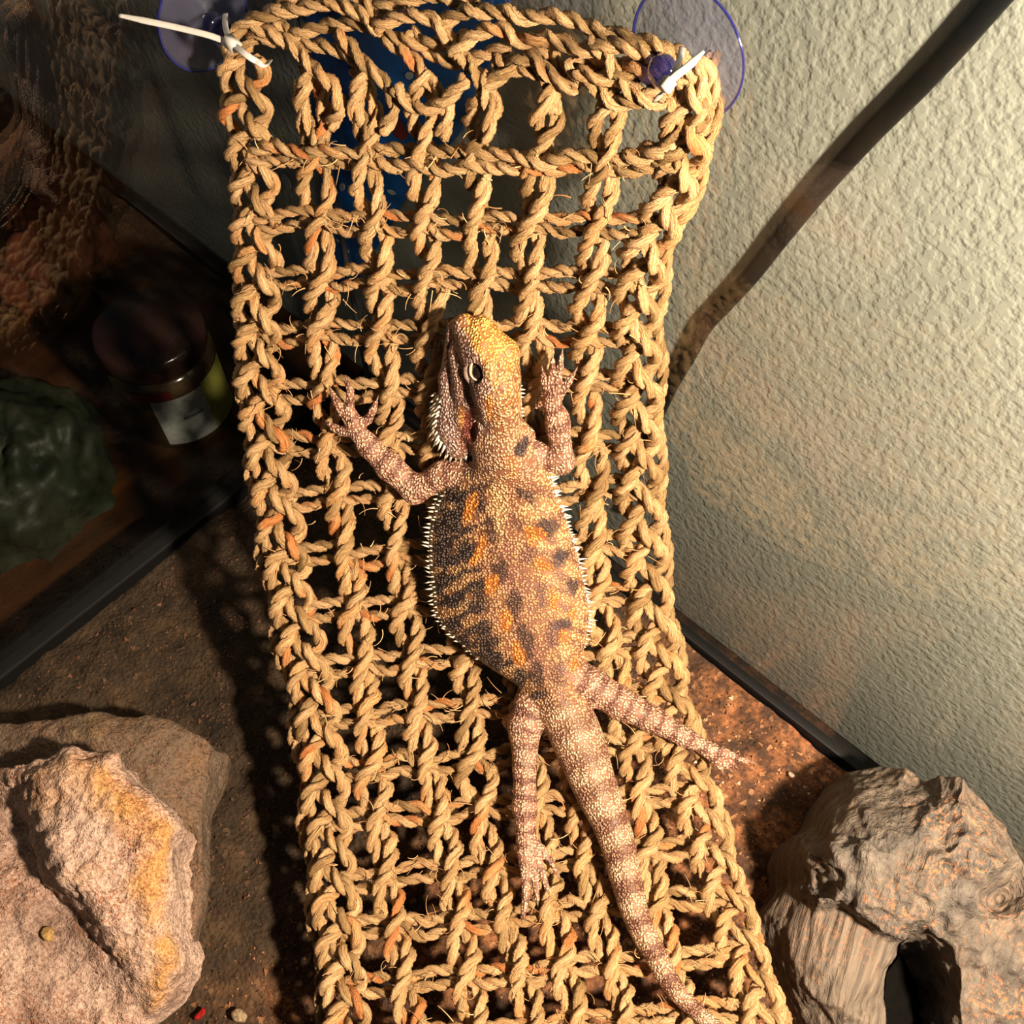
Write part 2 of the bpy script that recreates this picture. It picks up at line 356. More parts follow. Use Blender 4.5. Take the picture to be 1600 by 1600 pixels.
# ------------------------------------------------------------------ hammock surface
KY = [30, 150, 250, 430, 560, 780, 950, 1120, 1290, 1480, 1600]
COLX = np.array([
 [382, 478, 565, 660, 750, 866, 958, 1072], [384, 484, 569, 660, 752, 862, 952, 1076], [396, 492, 573, 662, 748, 846, 946, 1066],
 [402, 500, 590, 669, 750, 826, 920, 1000], [405, 502, 600, 668, 752, 832, 917, 995], [432, 527, 614, 690, 772, 852, 924, 1000],
 [458, 555, 632, 712, 796, 868, 936, 1016], [495, 577, 656, 735, 812, 890, 975, 1050], [512, 592, 688, 754, 846, 906, 1008, 1100],
 [530, 621, 722, 803, 872, 946, 1040, 1158], [542, 642, 745, 833, 900, 975, 1078, 1198]], float)
cx_fn = [cubic(KY, COLX[:, j]) for j in range(8)]
DY = [0, 40, 250, 400, 560, 700, 850, 1000, 1100, 1300, 1450, 1600, 1700]
dL = cubic(DY, [.358, .362, .386, .409, .431, .447, .457, .459, .457, .444, .427, .408, .396])
dR = cubic(DY, [.264, .270, .301, .337, .380, .420, .448, .457, .457, .446, .428, .408, .396])
def mat_depth(px, py):
    xl = cx_fn[0](py)-45; xr = cx_fn[7](py)+38; s = np.clip((px-xl)/(xr-xl), -.3, 1.35)
    return dL(py)*(1-s)+dR(py)*s
def Msurf(px, py): return at_depth(px, py, mat_depth(px, py))
def MP(px, py, w):
    px = np.asarray(px, float); py = np.asarray(py, float); e = 4.0
    a = Msurf(px+e, py)-Msurf(px-e, py); b = Msurf(px, py+e)-Msurf(px, py-e); n = unit(np.cross(b, a))
    n = np.where(((n*CF).sum(-1) > 0)[..., None], -n, n)
    return Msurf(px, py)+n*(np.asarray(w, float)*mat_depth(px, py)/FPX)[..., None]
def project(P):
    d = np.asarray(P)-CP; z = d@CF; return 800+FPX*(d@CR)/z, 800-FPX*(d@CU)/z
def LM(px, py, w):                    # like MP, with the ground point chosen so that a point 50 px high shows at px, py
    px = np.asarray(px, float); py = np.asarray(py, float); qx, qy = project(MP(px, py, np.full(px.shape, 50.0)))
    return MP(2*px-qx, 2*py-qy, w)
def kpx(py): return 0.5*(dL(py)+dR(py))/FPX
ROWL = [240, 345, 435, 520, 610, 695, 780, 870, 955, 1044, 1123, 1206, 1285, 1377, 1456, 1543, 1632]
ROWR = [250, 350, 440, 520, 600, 690, 767, 850, 924, 1003, 1082, 1155, 1240, 1318, 1400, 1490, 1572]
NR = len(ROWL); ridx = np.arange(NR)
rl = cubic(ridx, ROWL); rr = cubic(ridx, ROWR)
def row_y(v, s): return rl(v)*(1-s)+rr(v)*s

def rope_arrays(path, R, pitch, seed, sides=9, ds=.00095):
    """two-ply laid rope along path -> verts, quads, rope_co, tint"""
    r = np.random.default_rng(seed); P, s = resample(path, ds); n = len(P)
    R = np.interp(np.linspace(0, 1, n), np.linspace(0, 1, len(R)), R) if np.ndim(R) else np.full(n, R)
    T, N, B = frames(P); Vs = []; Qs = []; Cs = []; Ts = []; off = 0
    ph0 = r.uniform(0, 6.28); wob = np.cumsum(r.normal(0, .09, n))
    for k in range(2):
        th = ph0+k*np.pi+2*np.pi*s/pitch+wob
        cth, sth = np.cos(th)[:, None], np.sin(th)[:, None]
        c = P+(R*.47)[:, None]*(cth*N+sth*B)
        t2 = unit(np.gradient(c, axis=0)); e1 = unit((cth*N+sth*B)-t2*((cth*N+sth*B)*t2).sum(1)[:, None]); e2 = np.cross(t2, e1)
        a = np.arange(sides)*2*np.pi/sides
        thick = np.interp(np.arange(n), np.linspace(0, n, max(4, n//12)), r.uniform(.80, 1.22, max(4, n//12)))
        fp = a[None]+(s/pitch*2*np.pi*.8)[:, None]
        mod = 1+.20*np.cos(3*fp+k)+r.normal(0, .035, (n, sides))
        rp = (R*.60*thick)[:, None]*mod
        tap = np.ones(n); tap[0] = .35; tap[-1] = .35; rp = rp*tap[:, None]
        V = c[:, None]+rp[..., None]*(np.cos(a)[None, :, None]*e1[:, None]+np.sin(a)[None, :, None]*e2[:, None])
        i = np.arange(n-1)[:, None]; j = np.arange(sides)[None]; j2 = (j+1) % sides
        Q = np.stack([i*sides+j, i*sides+j2, (i+1)*sides+j2, (i+1)*sides+j], -1).reshape(-1, 4)+off
        o3 = r.uniform(-50, 50, 3)
        co = np.stack([np.cos(fp), np.sin(fp), np.broadcast_to((s*34)[:, None], fp.shape)], -1)+o3
        tn = np.clip(.5+np.interp(s, np.linspace(0, s[-1]+1e-6, max(4, n//18)), r.normal(0, .27, max(4, n//18)))+r.normal(0, .10), 0, 1)
        Vs.append(V.reshape(-1, 3)); Qs.append(Q); Cs.append(co.reshape(-1, 3)); Ts.append(np.repeat(tn, sides)); off += n*sides
    return np.concatenate(Vs), np.concatenate(Qs), np.concatenate(Cs), np.concatenate(Ts)
def rope_obj(name, path, R, pitch, seed, parent):
    V, Q, C, T = rope_arrays(path, R, pitch, seed); me = np_mesh(name, V, Q); add_attr(me, 'rope_co', 'FLOAT_VECTOR', C); add_attr(me, 'tint', 'FLOAT', T)
    return link(name, me, M['rope'], parent)
def rope_r(py, base=12.0):            # radius in metres for a rope that measures about `base` px across its half
    return base*.000292*(np.clip(kpx(py)/.000292, .5, 1.3))**.75

ham = empty('hammock', tuple(MP(800., 1600., 0.))); tag(ham, 'woven seagrass rope hammock hung across the glass corner', 'hammock')
rng = np.random.default_rng(11)
# warp cords: two ropes twining round each other, front/back at every weft
for j in range(1, 7):
    s = j/7; v = np.linspace(-1.35, NR-.6, 520); y = row_y(v, s); jit = rng.normal(0, 1, 40)
    x = cx_fn[j](y)+3.0*np.interp(v, np.linspace(-1.4, NR, 40), jit)
    ph = rng.integers(0, 2)*np.pi+np.pi*.5
    wrp = .35*np.interp(v, np.linspace(-1.4, NR, 30), rng.normal(0, 1, 30))
    amp_ = 15.5+3*np.interp(v, np.linspace(-1.4, NR, 34), rng.normal(0, 1, 34))
    cord = empty('warp_cord'); cord.parent = ham; cord.matrix_parent_inverse = Matrix.Translation(-ham.location)
    for k in range(2):
        phi = np.pi*v+ph+k*np.pi+wrp
        px = x+amp_*np.cos(phi); w_ = 14.0*np.sin(phi)+1
        rope_obj('rope', MP(px, y, w_), rope_r(y, 11.6), .0178, 100+j*2+k, cord)
# weft cords: two ropes side by side, squeezed where the warps grip them
for i in range(NR):
    cord = empty('weft_cord'); cord.parent = ham; cord.matrix_parent_inverse = Matrix.Translation(-ham.location)
    jit = rng.normal(0, 1, 24)
    for k in range(2):
        S = np.linspace(-.03, 1.03, 300); y0 = row_y(float(i), S)
        xs = np.array([cx_fn[j](row_y(float(i), j/7)) for j in range(8)]); x = np.interp(S*7, np.arange(8), xs)
        fan = np.abs(np.sin(np.pi*S*7)); sep = 6.5+5.5*fan
        y = y0+(1 if k else -1)*sep+4*np.interp(S, np.linspace(-.1, 1.1, 24), jit)
        w_ = (10 if i == 0 else 4 if i == 1 else -5)+(9 if i == 0 else 3)*np.sin(np.pi*S*7*.5+i+k*2.2)
        rope_obj('rope', MP(x, y, w_), rope_r(y, 10.4 if i == 0 else 8.8), .0145, 300+i*2+k, cord)
# side borders: flat three-strand braid plus an outer binding rope
for side, jc, sg in ((0, 0, -1), (1, 7, 1)):
    br = empty('border_braid'); br.parent = ham; br.matrix_parent_inverse = Matrix.Translation(-ham.location)
    y = np.linspace(88, 1690, 640); wid = 29 if side == 0 else 30
    for k in range(3):
        phi = 2*np.pi*y/(178 if side == 0 else 190)+k*2*np.pi/3
        px = cx_fn[jc](y)+wid*np.sin(phi)*(1+.06*np.sin(y*.031+k)); w_ = 13*np.sin(2*phi+.2)+4
        rope_obj('rope', MP(px, y, w_), rope_r(y, 11.4), .0178, 500+side*10+k, br)
    px = cx_fn[jc](y)+sg*(38+5*np.sin(y*.045))-(4 if side else 0); rope_obj('rope', MP(px, y, -16+5*np.sin(y*.05+1)), rope_r(y, 9.5), .0160, 530+side, br)
# tangled top edge
TOP = [
 ([(372, 112), (372, 70), (395, 40), (430, 24), (475, 14), (525, 6), (575, 22), (605, 50)], 16),
 ([(597, 40), (640, 22), (690, 28), (717, 64), (745, 100), (768, 136), (776, 178), (770, 215)], 20),
 ([(376, 96), (400, 60), (440, 62), (487, 47), (540, 38), (594, 46), (640, 66), (700, 64), (745, 55)], 4),
 ([(400, 40), (456, 64), (494, 103), (530, 132), (540, 165), (520, 196)], 14),
 ([(530, 48), (548, 66), (578, 98), (612, 131), (622, 166), (600, 204)], 12),
 ([(600, 60), (644, 84), (675, 125), (694, 147), (700, 180), (690, 215)], 6),
 ([(742, 114), (722, 138), (700, 156), (668, 165), (640, 148), (628, 130)], 22),
 ([(690, 36), (735, 14), (778, 12), (831, 22), (887, 22), (934, 40), (997, 56), (1040, 66), (1064, 96), (1080, 130)], 14),
 ([(720, 86), (750, 54), (794, 40), (822, 60), (869, 53), (919, 72), (969, 62), (1018, 74), (1050, 108)], 24),
 ([(765, 130), (790, 116), (812, 94), (841, 84), (866, 109), (912, 136)], 18),
 ([(870, 116), (898, 96), (922, 82), (960, 94), (1000, 103), (1034, 128), (1060, 160)], 8),
 ([(892, 92), (937, 125), (966, 150), (1012, 147), (1048, 122), (1085, 110)], 20),
 ([(560, 20), (610, 8), (650, -6), (700, -4), (745, 12)], 0),
 ([(420, 20), (470, -6), (530, -14), (580, 0), (600, 30)], 4),
 ([(432, 30), (470, 66), (520, 76), (560, 96), (592, 120)], -2),
 ([(640, 44), (668, 80), (720, 96), (760, 84), (800, 70)], 0),
 ([(820, 60), (850, 74), (890, 110), (930, 108), (960, 124), (1000, 130)], 2),
 ([(930, 50), (965, 84), (985, 120), (1020, 146), (1052, 150)], 26),
 ([(770, 90), (800, 104), (838, 112), (862, 140), (866, 180)], 6),
 ([(912, 100), (946, 112), (972, 110), (1010, 96), (1046, 92)], 28),
 ([(488, 110), (470, 150), (488, 190), (500, 225)], 6),
 ([(574, 110), (556, 150), (570, 186), (584, 226)], 4),
 ([(1046, 150), (1066, 180), (1054, 215), (1020, 236), (980, 240)], 12),
 ([(356, 120), (360, 80), (372, 46), (400, 20)], -4),
 ([(1000, 80), (1056, 76), (1092, 110), (1100, 160), (1088, 200)], 10)]
for q, (pp, w0) in enumerate(TOP):
    S = spline_pts(pp, 90); S += rng.normal(0, 1, 2)
    rope_obj('edge_rope', MP(S[:, 0], S[:, 1], w0+3*np.sin(np.linspace(0, 7, 90)+q)), rope_r(S[:, 1], 11.2), .0165, 700+q, ham)
# second row of loose loops knotted round the first wefts
def fibres(n, seed):
    r = np.random.default_rng(seed); mbV = []; mbQ = []; off = 0; co = []; tn = []
    for _ in range(n):
        i = r.integers(0, NR); s = r.uniform(-.03, 1.03)
        y = row_y(i+r.normal(0, .16), s); xs = np.array([cx_fn[j](y) for j in range(8)]); x = np.interp(s*7, np.arange(8), xs)
        L = r.uniform(12, 42); a = r.uniform(0, 6.28); c = r.normal(0, .9); m = 6; t = np.linspace(0, 1, m)
        ang = a+c*t*1.5; px = x+np.cumsum(np.cos(ang))*L/m; py = y+np.cumsum(np.sin(ang))*L/m; w_ = r.uniform(8, 22)+t*r.uniform(-6, 16)
        P = MP(px, py, w_); rad = r.uniform(.00014, .00034)*(1-.8*t)+.00004
        T, N, B = frames(P); a3 = np.arange(3)*2.094
        V = P[:, None]+rad[:, None, None]*(np.cos(a3)[None, :, None]*N[:, None]+np.sin(a3)[None, :, None]*B[:, None])
        ii = np.arange(m-1)[:, None]; jj = np.arange(3)[None]; j2 = (jj+1) % 3
        mbQ.append(np.stack([ii*3+jj, ii*3+j2, (ii+1)*3+j2, (ii+1)*3+jj], -1).reshape(-1, 4)+off); mbV.append(V.reshape(-1, 3)); off += m*3
        co.append(np.tile(r.uniform(-50, 50, 3), (m*3, 1))); tn.append(np.full(m*3, r.uniform(.3, .95)))
    return np.concatenate(mbV), np.concatenate(mbQ), np.concatenate(co), np.concatenate(tn)
V, Q, C, T = fibres(900, 5); me = np_mesh('loose_fibres', V, Q); add_attr(me, 'rope_co', 'FLOAT_VECTOR', C); add_attr(me, 'tint', 'FLOAT', T)
tag(link('loose_fibres', me, M['rope'], ham), kind='stuff')

# ------------------------------------------------------------------ lizard
VX = 2.1
G0 = np.array([484., 470., 2.]); GN = np.array([350, 572, 58])
gx, gy, gz = [G0[i]+VX*np.arange(GN[i]) for i in range(3)]
FLD = np.full(GN, 60.0, np.float32)
def smin(a, b, k):
    h = np.clip(.5+.5*(b-a)/k, 0, 1); return b*(1-h)+a*h-k*h*(1-h)
def rcone(P, a, b, ra, rb, sq=1.0):
    a = np.asarray(a, float); b = np.asarray(b, float); ab = b-a
    h = np.clip(((P-a)@ab)/(ab@ab+1e-9), 0, 1); d = P-a-h[..., None]*ab
    if sq != 1.0: d = d*np.array([1, 1, 1/sq])
    return (np.linalg.norm(d, axis=-1)-(ra+(rb-ra)*h)), h
def stamp(a, b, ra, rb, k=7.0, sq=1.0, sub=False):
    a = np.asarray(a, float); b = np.asarray(b, float); m = max(ra, rb)+k+4
    lo = np.maximum(((np.minimum(a, b)-m-G0)/VX).astype(int), 0); hi = np.minimum(((np.maximum(a, b)+m-G0)/VX).astype(int)+2, GN)
    sl = tuple(slice(l, h) for l, h in zip(lo, hi)); X, Y, Z = np.meshgrid(gx[sl[0]], gy[sl[1]], gz[sl[2]], indexing='ij')
    d, _ = rcone(np.stack([X, Y, Z], -1), a, b, ra, rb, sq)
    if sub: FLD[sl] = -smin(-FLD[sl], d.astype(np.float32), k)
    else: FLD[sl] = smin(FLD[sl], d.astype(np.float32), k)
# trunk profile by image row: y, centre, half width, centre height, half height
TY = [640, 665, 690, 720, 742, 762, 800, 860, 917, 967, 1005, 1037, 1070, 1100, 1142]
TX = [779, 782, 787, 792, 788, 780, 780, 786, 795, 802, 816, 832, 858, 874, 897]
TW = [30, 38, 44, 56, 74, 87, 103, 115, 119, 117, 97, 75, 52, 45, 42]
TC = [64, 65, 63, 59, 55, 54, 54, 55, 56, 56, 55, 54, 52, 50, 48]
THh = [28, 34, 35, 35, 34, 34, 37, 40, 41, 40, 37, 34, 31, 29, 27]
tx, tw_, tc_, thh = cubic(TY, TX), cubic(TY, TW), cubic(TY, TC), cubic(TY, THh)
def trunk_d(P):
    y = P[..., 1]; yc = np.clip(y, 650, 1130); wv = tw_(yc); hv = thh(yc)
    dz = (P[..., 2]-tc_(yc))/hv; dx = (P[..., 0]-tx(yc)-11*np.clip(dz, -1, 1)*sstep(700, 780, yc)*(1-sstep(1000, 1090, yc)))/wv
    dz = np.where(dz < 0, dz*1.15, dz)
    rr_ = (np.abs(dx)**2.1+np.abs(dz)**2.1)**(1/2.1)
    return np.sqrt(((rr_-1)*np.minimum(wv, hv)).clip(0)**2+(y-yc)**2)+np.minimum((rr_-1)*np.minimum(wv, hv), 0)
ys = slice(int((630-G0[1])/VX), int((1150-G0[1])/VX)); X, Y, Z = np.meshgrid(gx, gy[ys], gz, indexing='ij')
FLD[:, ys] = np.minimum(FLD[:, ys], trunk_d(np.stack([X, Y, Z], -1))); del X, Y, Z
TAIL = [(868, 1085, 50, 36), (897, 1142, 47, 40), (928, 1224, 46, 34), (962, 1305, 44, 27), (983, 1386, 40, 23), (1004, 1451, 38, 19), (1025, 1487, 36, 17.5), (1050, 1534, 35, 15.5), (1094, 1581, 34, 12.5), (1140, 1615, 33, 10), (1190, 1645, 32, 8)]
tail = spline_pts(TAIL, 34)
for a, b in zip(tail[:-1], tail[1:]): stamp(a[:3], b[:3], a[3], b[3], 5)
# limbs: lists of (x, y, height, radius)
LIMBS = {
 'fl': [(735, 742, 50, 24), (690, 742, 46, 19), (648, 768, 43, 19), (606, 730, 43, 19), (574, 699, 42, 15), (556, 676, 42, 12.5)],
 'fr': [(800, 712, 56, 22), (832, 706, 50, 17), (880, 721, 47, 17), (872, 662, 46, 18), (863, 633, 45, 13.5)],
 'hl': [(868, 1075, 48, 30), (830, 1098, 46, 25), (820, 1135, 46, 26), (820, 1200, 44, 17.5), (820, 1262, 42, 19), (822, 1300, 41, 15)],
 'hr': [(880, 1050, 48, 34), (925, 1072, 48, 27), (972, 1100, 48, 25), (1020, 1124, 46, 20), (1071, 1152, 43, 14.5), (1104, 1168, 42, 11)]}
TOES = [
 [(556, 676, 42, 12), (550, 662, 42, 12), (543, 640, 42, 7), (544, 616, 40, 5.2), (538, 602, 38, 3.4)],
 [(552, 668, 42, 11), (533, 646, 42, 7), (522, 630, 41, 5.4), (514, 617, 38, 3.4)],
 [(553, 674, 42, 11), (532, 676, 41, 6.6), (518, 671, 40, 5), (509, 666, 37, 3.4)],
 [(556, 668, 42, 11), (573, 658, 41, 7), (580, 645, 41, 5.6), (584, 634, 39, 4)],
 [(863, 633, 45, 13), (864, 616, 45, 14), (851, 600, 44, 6), (848, 588, 43, 4)],
 [(863, 625, 45, 13), (861, 600, 45, 6.5), (863, 582, 45, 5.4), (863, 567, 44, 4)],
 [(866, 622, 45, 12), (872, 597, 45, 6.5), (875, 577, 45, 5.2), (877, 560, 43, 3.6)],
 [(866, 628, 45, 12), (881, 612, 44, 6.5), (890, 600, 43, 5), (896, 591, 41, 3.6)],
 [(862, 632, 45, 11), (848, 632, 43, 5.8), (838, 640, 41, 4)],
 [(822, 1300, 41, 15), (820, 1332, 41, 12), (822, 1368, 40, 8), (822, 1400, 39, 6.2), (817, 1432, 37, 4.4)],
 [(824, 1312, 41, 13), (840, 1342, 40, 8), (848, 1366, 39, 6.5), (856, 1388, 37, 4.5)],
 [(824, 1308, 41, 12), (846, 1326, 40, 6.8), (862, 1346, 38, 5), (870, 1362, 36, 3.6)],
 [(818, 1312, 41, 12), (834, 1352, 40, 6.2), (838, 1384, 38, 5), (840, 1404, 36, 3.6)],
 [(1104, 1168, 42, 11), (1128, 1174, 42, 8.5), (1152, 1184, 41, 5.6), (1176, 1191, 40, 4)],
 [(1104, 1170, 41, 10), (1126, 1186, 40, 7), (1142, 1201, 38, 4)],
 [(1100, 1170, 41, 10), (1120, 1188, 39, 6.5), (1130, 1203, 37, 3.8)],
 [(1108, 1170, 42, 9), (1134, 1182, 41, 6), (1150, 1196, 39, 3.6)]]
for L in LIMBS.values():
    for a, b in zip(L[:-1], L[1:]): stamp(a[:3], b[:3], a[3], b[3], 9)
for L in TOES:
    for a, b in zip(L[:-1], L[1:]): stamp(a[:3], b[:3], a[3], b[3], 3.5)
# head, turned so that its left cheek faces up-left
HEAD = [((722, 508, 60), (742, 545, 72), 16, 27, 8), ((742, 545, 72), (768, 602, 76), 27, 36, 8), ((768, 602, 76), (778, 650, 68), 36, 31, 10),
        ((713, 512, 52), (708, 590, 46), 14, 19, 7), ((708, 590, 46), (712, 655, 46), 19, 28, 8), ((712, 655, 46), (722, 688, 46), 28, 25, 8),
        ((748, 512, 58), (786, 556, 58), 18, 22, 8), ((786, 556, 58), (788, 640, 54), 22, 26, 9), ((735, 640, 54), (775, 690, 54), 30, 34, 10),
        ((736, 545, 88), (752, 572, 97), 9, 9, 6), ((752, 572, 97), (758, 606, 94), 9, 9, 6), ((757, 610, 88), (748, 690, 68), 8, 6, 6),
        ((808, 668, 56), (826, 680, 52), 14, 11, 6)]
def HS(p): return (p[0]+.55*(p[2]-50), p[1]-.60*(p[2]-50), p[2])      # the head is rolled and lifted towards the light
HEAD = [(HS(a), HS(b), ra, rb, k) for a, b, ra, rb, k in HEAD]
for a, b, ra, rb, k in HEAD: stamp(a, b, ra, rb, k)
stamp(HS((733, 577, 93)), HS((736, 582, 93)), 13, 13, 5, sub=True)
stamp(HS((718, 545, 60)), HS((734, 640, 60)), 20, 24, 8)
stamp(HS((733, 577, 93)), HS((736, 582, 93)), 13, 13, 5, sub=True)
stamp(HS((722, 654, 86)), HS((724, 676, 82)), 11, 9, 6, sub=True)
stamp(HS((722, 654, 86)), HS((724, 676, 82)), 11, 9, 6, sub=True)
stamp(HS((700, 520, 66)), HS((698, 620, 68)), 3.0, 3.0, 3, sub=True)
stamp(HS((722, 497, 70)), HS((723, 498, 70)), 2.0, 2.0, 2, sub=True)

def surface_nets(F, org, vx):
    nx, ny, nz = F.shape; ins = F < 0
    c = [ins[dx:nx-1+dx, dy:ny-1+dy, dz:nz-1+dz] for dx in (0, 1) for dy in (0, 1) for dz in (0, 1)]
    any_ = np.zeros_like(c[0]); all_ = np.ones_like(c[0])
    for q in c: any_ |= q; all_ &= q
    act = any_ & ~all_; I = np.argwhere(act); idx = np.full(act.shape, -1, np.int32); idx[act] = np.arange(len(I))
    corner = {(dx, dy, dz): F[I[:, 0]+dx, I[:, 1]+dy, I[:, 2]+dz] for dx in (0, 1) for dy in (0, 1) for dz in (0, 1)}
    acc = np.zeros((len(I), 3)); cnt = np.zeros(len(I))
    for ax in range(3):
        for p in (0, 1):
            for q in (0, 1):
                o0 = [p, q]; o0.insert(ax, 0); o1 = list(o0); o1[ax] = 1
                f0, f1 = corner[tuple(o0)], corner[tuple(o1)]; m = (f0 < 0) != (f1 < 0); t = np.where(m, f0/(f0-f1+1e-12), 0)
                pt = np.tile(np.array(o0, float), (len(I), 1)); pt[:, ax] = t; acc[m] += pt[m]; cnt[m] += 1
    V = (I+acc/cnt[:, None])*vx+org; Fs = []
    for ax in range(3):
        s0 = [slice(1, -1)]*3; s0[ax] = slice(0, -1); s1 = [slice(1, -1)]*3; s1[ax] = slice(1, None)
        a, b = ins[tuple(s0)], ins[tuple(s1)]; E = np.argwhere(a != b)
        fl = a[tuple(E.T)]; E = E+1; E[:, ax] -= 1; u, v = [i for i in range(3) if i != ax]
        def cell(du, dv):
            e = E.copy(); e[:, u] += du; e[:, v] += dv; return idx[e[:, 0], e[:, 1], e[:, 2]]
        q = np.stack([cell(-1, -1), cell(0, -1), cell(0, 0), cell(-1, 0)], 1)
        flip = fl if ax != 1 else ~fl
        q[~flip] = q[~flip][:, ::-1]; Fs.append(q)
    return V, np.concatenate(Fs)
LV, LQ = surface_nets(FLD, G0, VX)

def lizard_colour(P):
    x, y, z = P.T; n = len(P)
    dt = trunk_d(P); dl = np.full(n, 1e3); sl = np.zeros(n); dtail = np.full(n, 1e3); st = np.zeros(n)
    for key, L in list(LIMBS.items())+[('t%d' % i, t) for i, t in enumerate(TOES)]:
        acc = 200 if key[0] == 't' else 0
        for a, b in zip(L[:-1], L[1:]):
            d, h = rcone(P, a[:3], b[:3], a[3], b[3]); ln = math.dist(a[:3], b[:3]); m = d < dl; dl[m] = d[m]; sl[m] = acc+h[m]*ln; acc += ln
    acc = 0
    for a, b in zip(tail[:-1], tail[1:]):
        d, h = rcone(P, a[:3], b[:3], a[3], b[3]); ln = math.dist(a[:3], b[:3]); m = d < dtail; dtail[m] = d[m]; st[m] = acc+h[m]*ln; acc += ln
    dh = np.full(n, 1e3)
    for a, b, ra, rb, k in HEAD: dh = np.minimum(dh, rcone(P, a, b, ra, rb)[0])
    nz = vnoise(P, 1/26, 3, 1); nf = vnoise(P, 1/9, 2, 2); nb = vnoise(P, 1/50, 2, 9)
    A = lambda *c: np.array(c)[None]
    mixc = lambda c, d, f: c*(1-f[:, None])+d*f[:, None]
    # trunk base: pinkish tan, pale on the right flank, darker olive on the left
    col = np.tile(A(.42, .22, .12), (n, 1)); col = mixc(col, A(.62, .35, .14), np.clip(.8*nz+.35, 0, 1)*.8)
    crest = tx(np.clip(y, 640, 1130))+13; rel = (x-crest)/tw_(np.clip(y, 640, 1130))
    col = mixc(col, A(.70, .43, .18), sstep(.15, .8, rel)*.6); mid_ = sstep(.32, .1, np.abs(rel))*sstep(740, 790, y); col = mixc(col, A(.36, .19, .13), mid_*np.clip(.45+.8*nf, 0, 1)*.7)
    col = mixc(col, A(.30, .19, .085), sstep(-.25, -.7, rel)*.75)
    rib = np.sin((y+.55*np.abs(x-crest)*np.where(x < crest, -1, -1)+10*nz)*2*np.pi/31)
    flank = sstep(.22, .5, np.abs(rel))
    col = mixc(col, np.where((x < crest)[:, None], A(.05, .035, .028), A(.30, .155, .10)), np.clip(rib*1.6+.5*nf, 0, 1)*flank*np.where(x < crest, .95, .75))
    def blot(cx, cy, rx, ry, ang, c, amt):
        nonlocal col
        ca, sa = math.cos(math.radians(ang)), math.sin(math.radians(ang)); dx, dy = x-cx, y-cy
        q = ((dx*ca+dy*sa)/rx)**2+((-dx*sa+dy*ca)/ry)**2; col = mixc(col, A(*c), sstep(2.0, .5, q+.75*nf+.55*nz+.3*vnoise(P, 1/5, 1, 13))*amt)
    DK = (.028, .020, .020); DP = (.15, .08, .07); OR = (.78, .28, .035)
    for b in [(756, 760, 9, 20, 0), (770, 812, 12, 27, 0), (783, 876, 12, 25, 0), (804, 930, 11, 25, -8), (820, 990, 11, 26, -10), (838, 1048, 10, 20, -12)]: blot(*b, DK, .8)
    for b in [(722, 785, 13, 30, 12), (698, 812, 14, 30, 8), (730, 848, 15, 22, 25), (697, 856, 15, 22, 0), (694, 902, 15, 15, 0), (748, 912, 16, 20, 25), (712, 930, 22, 10, -20), (714, 972, 16, 11, 20), (757, 985, 15, 18, 25), (768, 1026, 14, 16, 25), (728, 1000, 14, 9, 30), (710, 745, 8, 22, 10)]: blot(*b, DK, .92)
    for b in [(827, 754, 9, 20, -42), (853, 806, 19, 15, -10), (880, 852, 12, 11, 0), (866, 864, 18, 11, 0), (893, 905, 9, 14, 0), (880, 965, 15, 8, -20)]: blot(*b, (.05, .036, .04), .88)
    for b in [(810, 796, 10, 16, -30), (826, 848, 11, 14, -20), (845, 915, 10, 20, -10), (864, 985, 12, 20, 0), (872, 1040, 11, 22, -10)]: blot(*b, DP, .7)
    for b in [(742, 770, 7, 18, 20), (735, 792, 6, 12, 30), (756, 838, 7, 18, 15), (747, 856, 5, 12, 30), (771, 902, 9, 16, 10), (792, 958, 8, 16, 5), (810, 1012, 8, 18, -8), (806, 700, 9, 22, -10), (838, 818, 11, 18, -38), (852, 868, 12, 16, -35), (866, 925, 9, 18, -10), (882, 992, 9, 14, -20), (897, 1050, 10, 18, 0), (893, 950, 6, 12, 0)]: blot(*b, OR, .75)
    for b in [(786, 770, 10, 40, 0), (850, 775, 8, 18, -35), (880, 830, 9, 14, -40), (895, 880, 8, 14, -30), (905, 940, 7, 22, 0), (833, 780, 7, 16, -40), (850, 835, 7, 14, -50), (860, 890, 8, 12, -45), (880, 1010, 8, 14, 0)]: blot(*b, (.76, .53, .25), .6)
    line = np.exp(-((x-(crest-1+2*nf))/2.0)**2)*(.5+.5*np.sin(y*.75))*sstep(740, 780, y); col = mixc(col, A(.12, .07, .055), np.clip(line, 0, 1)*.7)
    # neck
    nk = sstep(760, 700, y)*sstep(600, 660, y); col = mixc(col, A(.66, .44, .27), nk*.5); col = mixc(col, A(.24, .14, .11), nk*np.clip(nf*1.5+.1, 0, 1)*.5)
    # tail with bands
    ct = np.tile(A(.60, .40, .25), (n, 1)); ct = mixc(ct, A(.24, .115, .075), sstep(-.1, .75, np.sin(st*2*np.pi/54+.8*nz+1.6)+.35*nf)*(.55+.3*sstep(60, 300, st)))
    ct = mixc(ct, A(.80, .60, .38), sstep(.3, .9, -np.sin(st*2*np.pi/54+.8*nz+1.6))*.5)
    ct = mixc(ct, A(.70, .38, .14), sstep(60, 0, st)*.4*np.clip(nz+.5, 0, 1))
    mt = sstep(4, -4, dtail-dt)*sstep(1060, 1120, y); col = mixc(col, ct, mt)
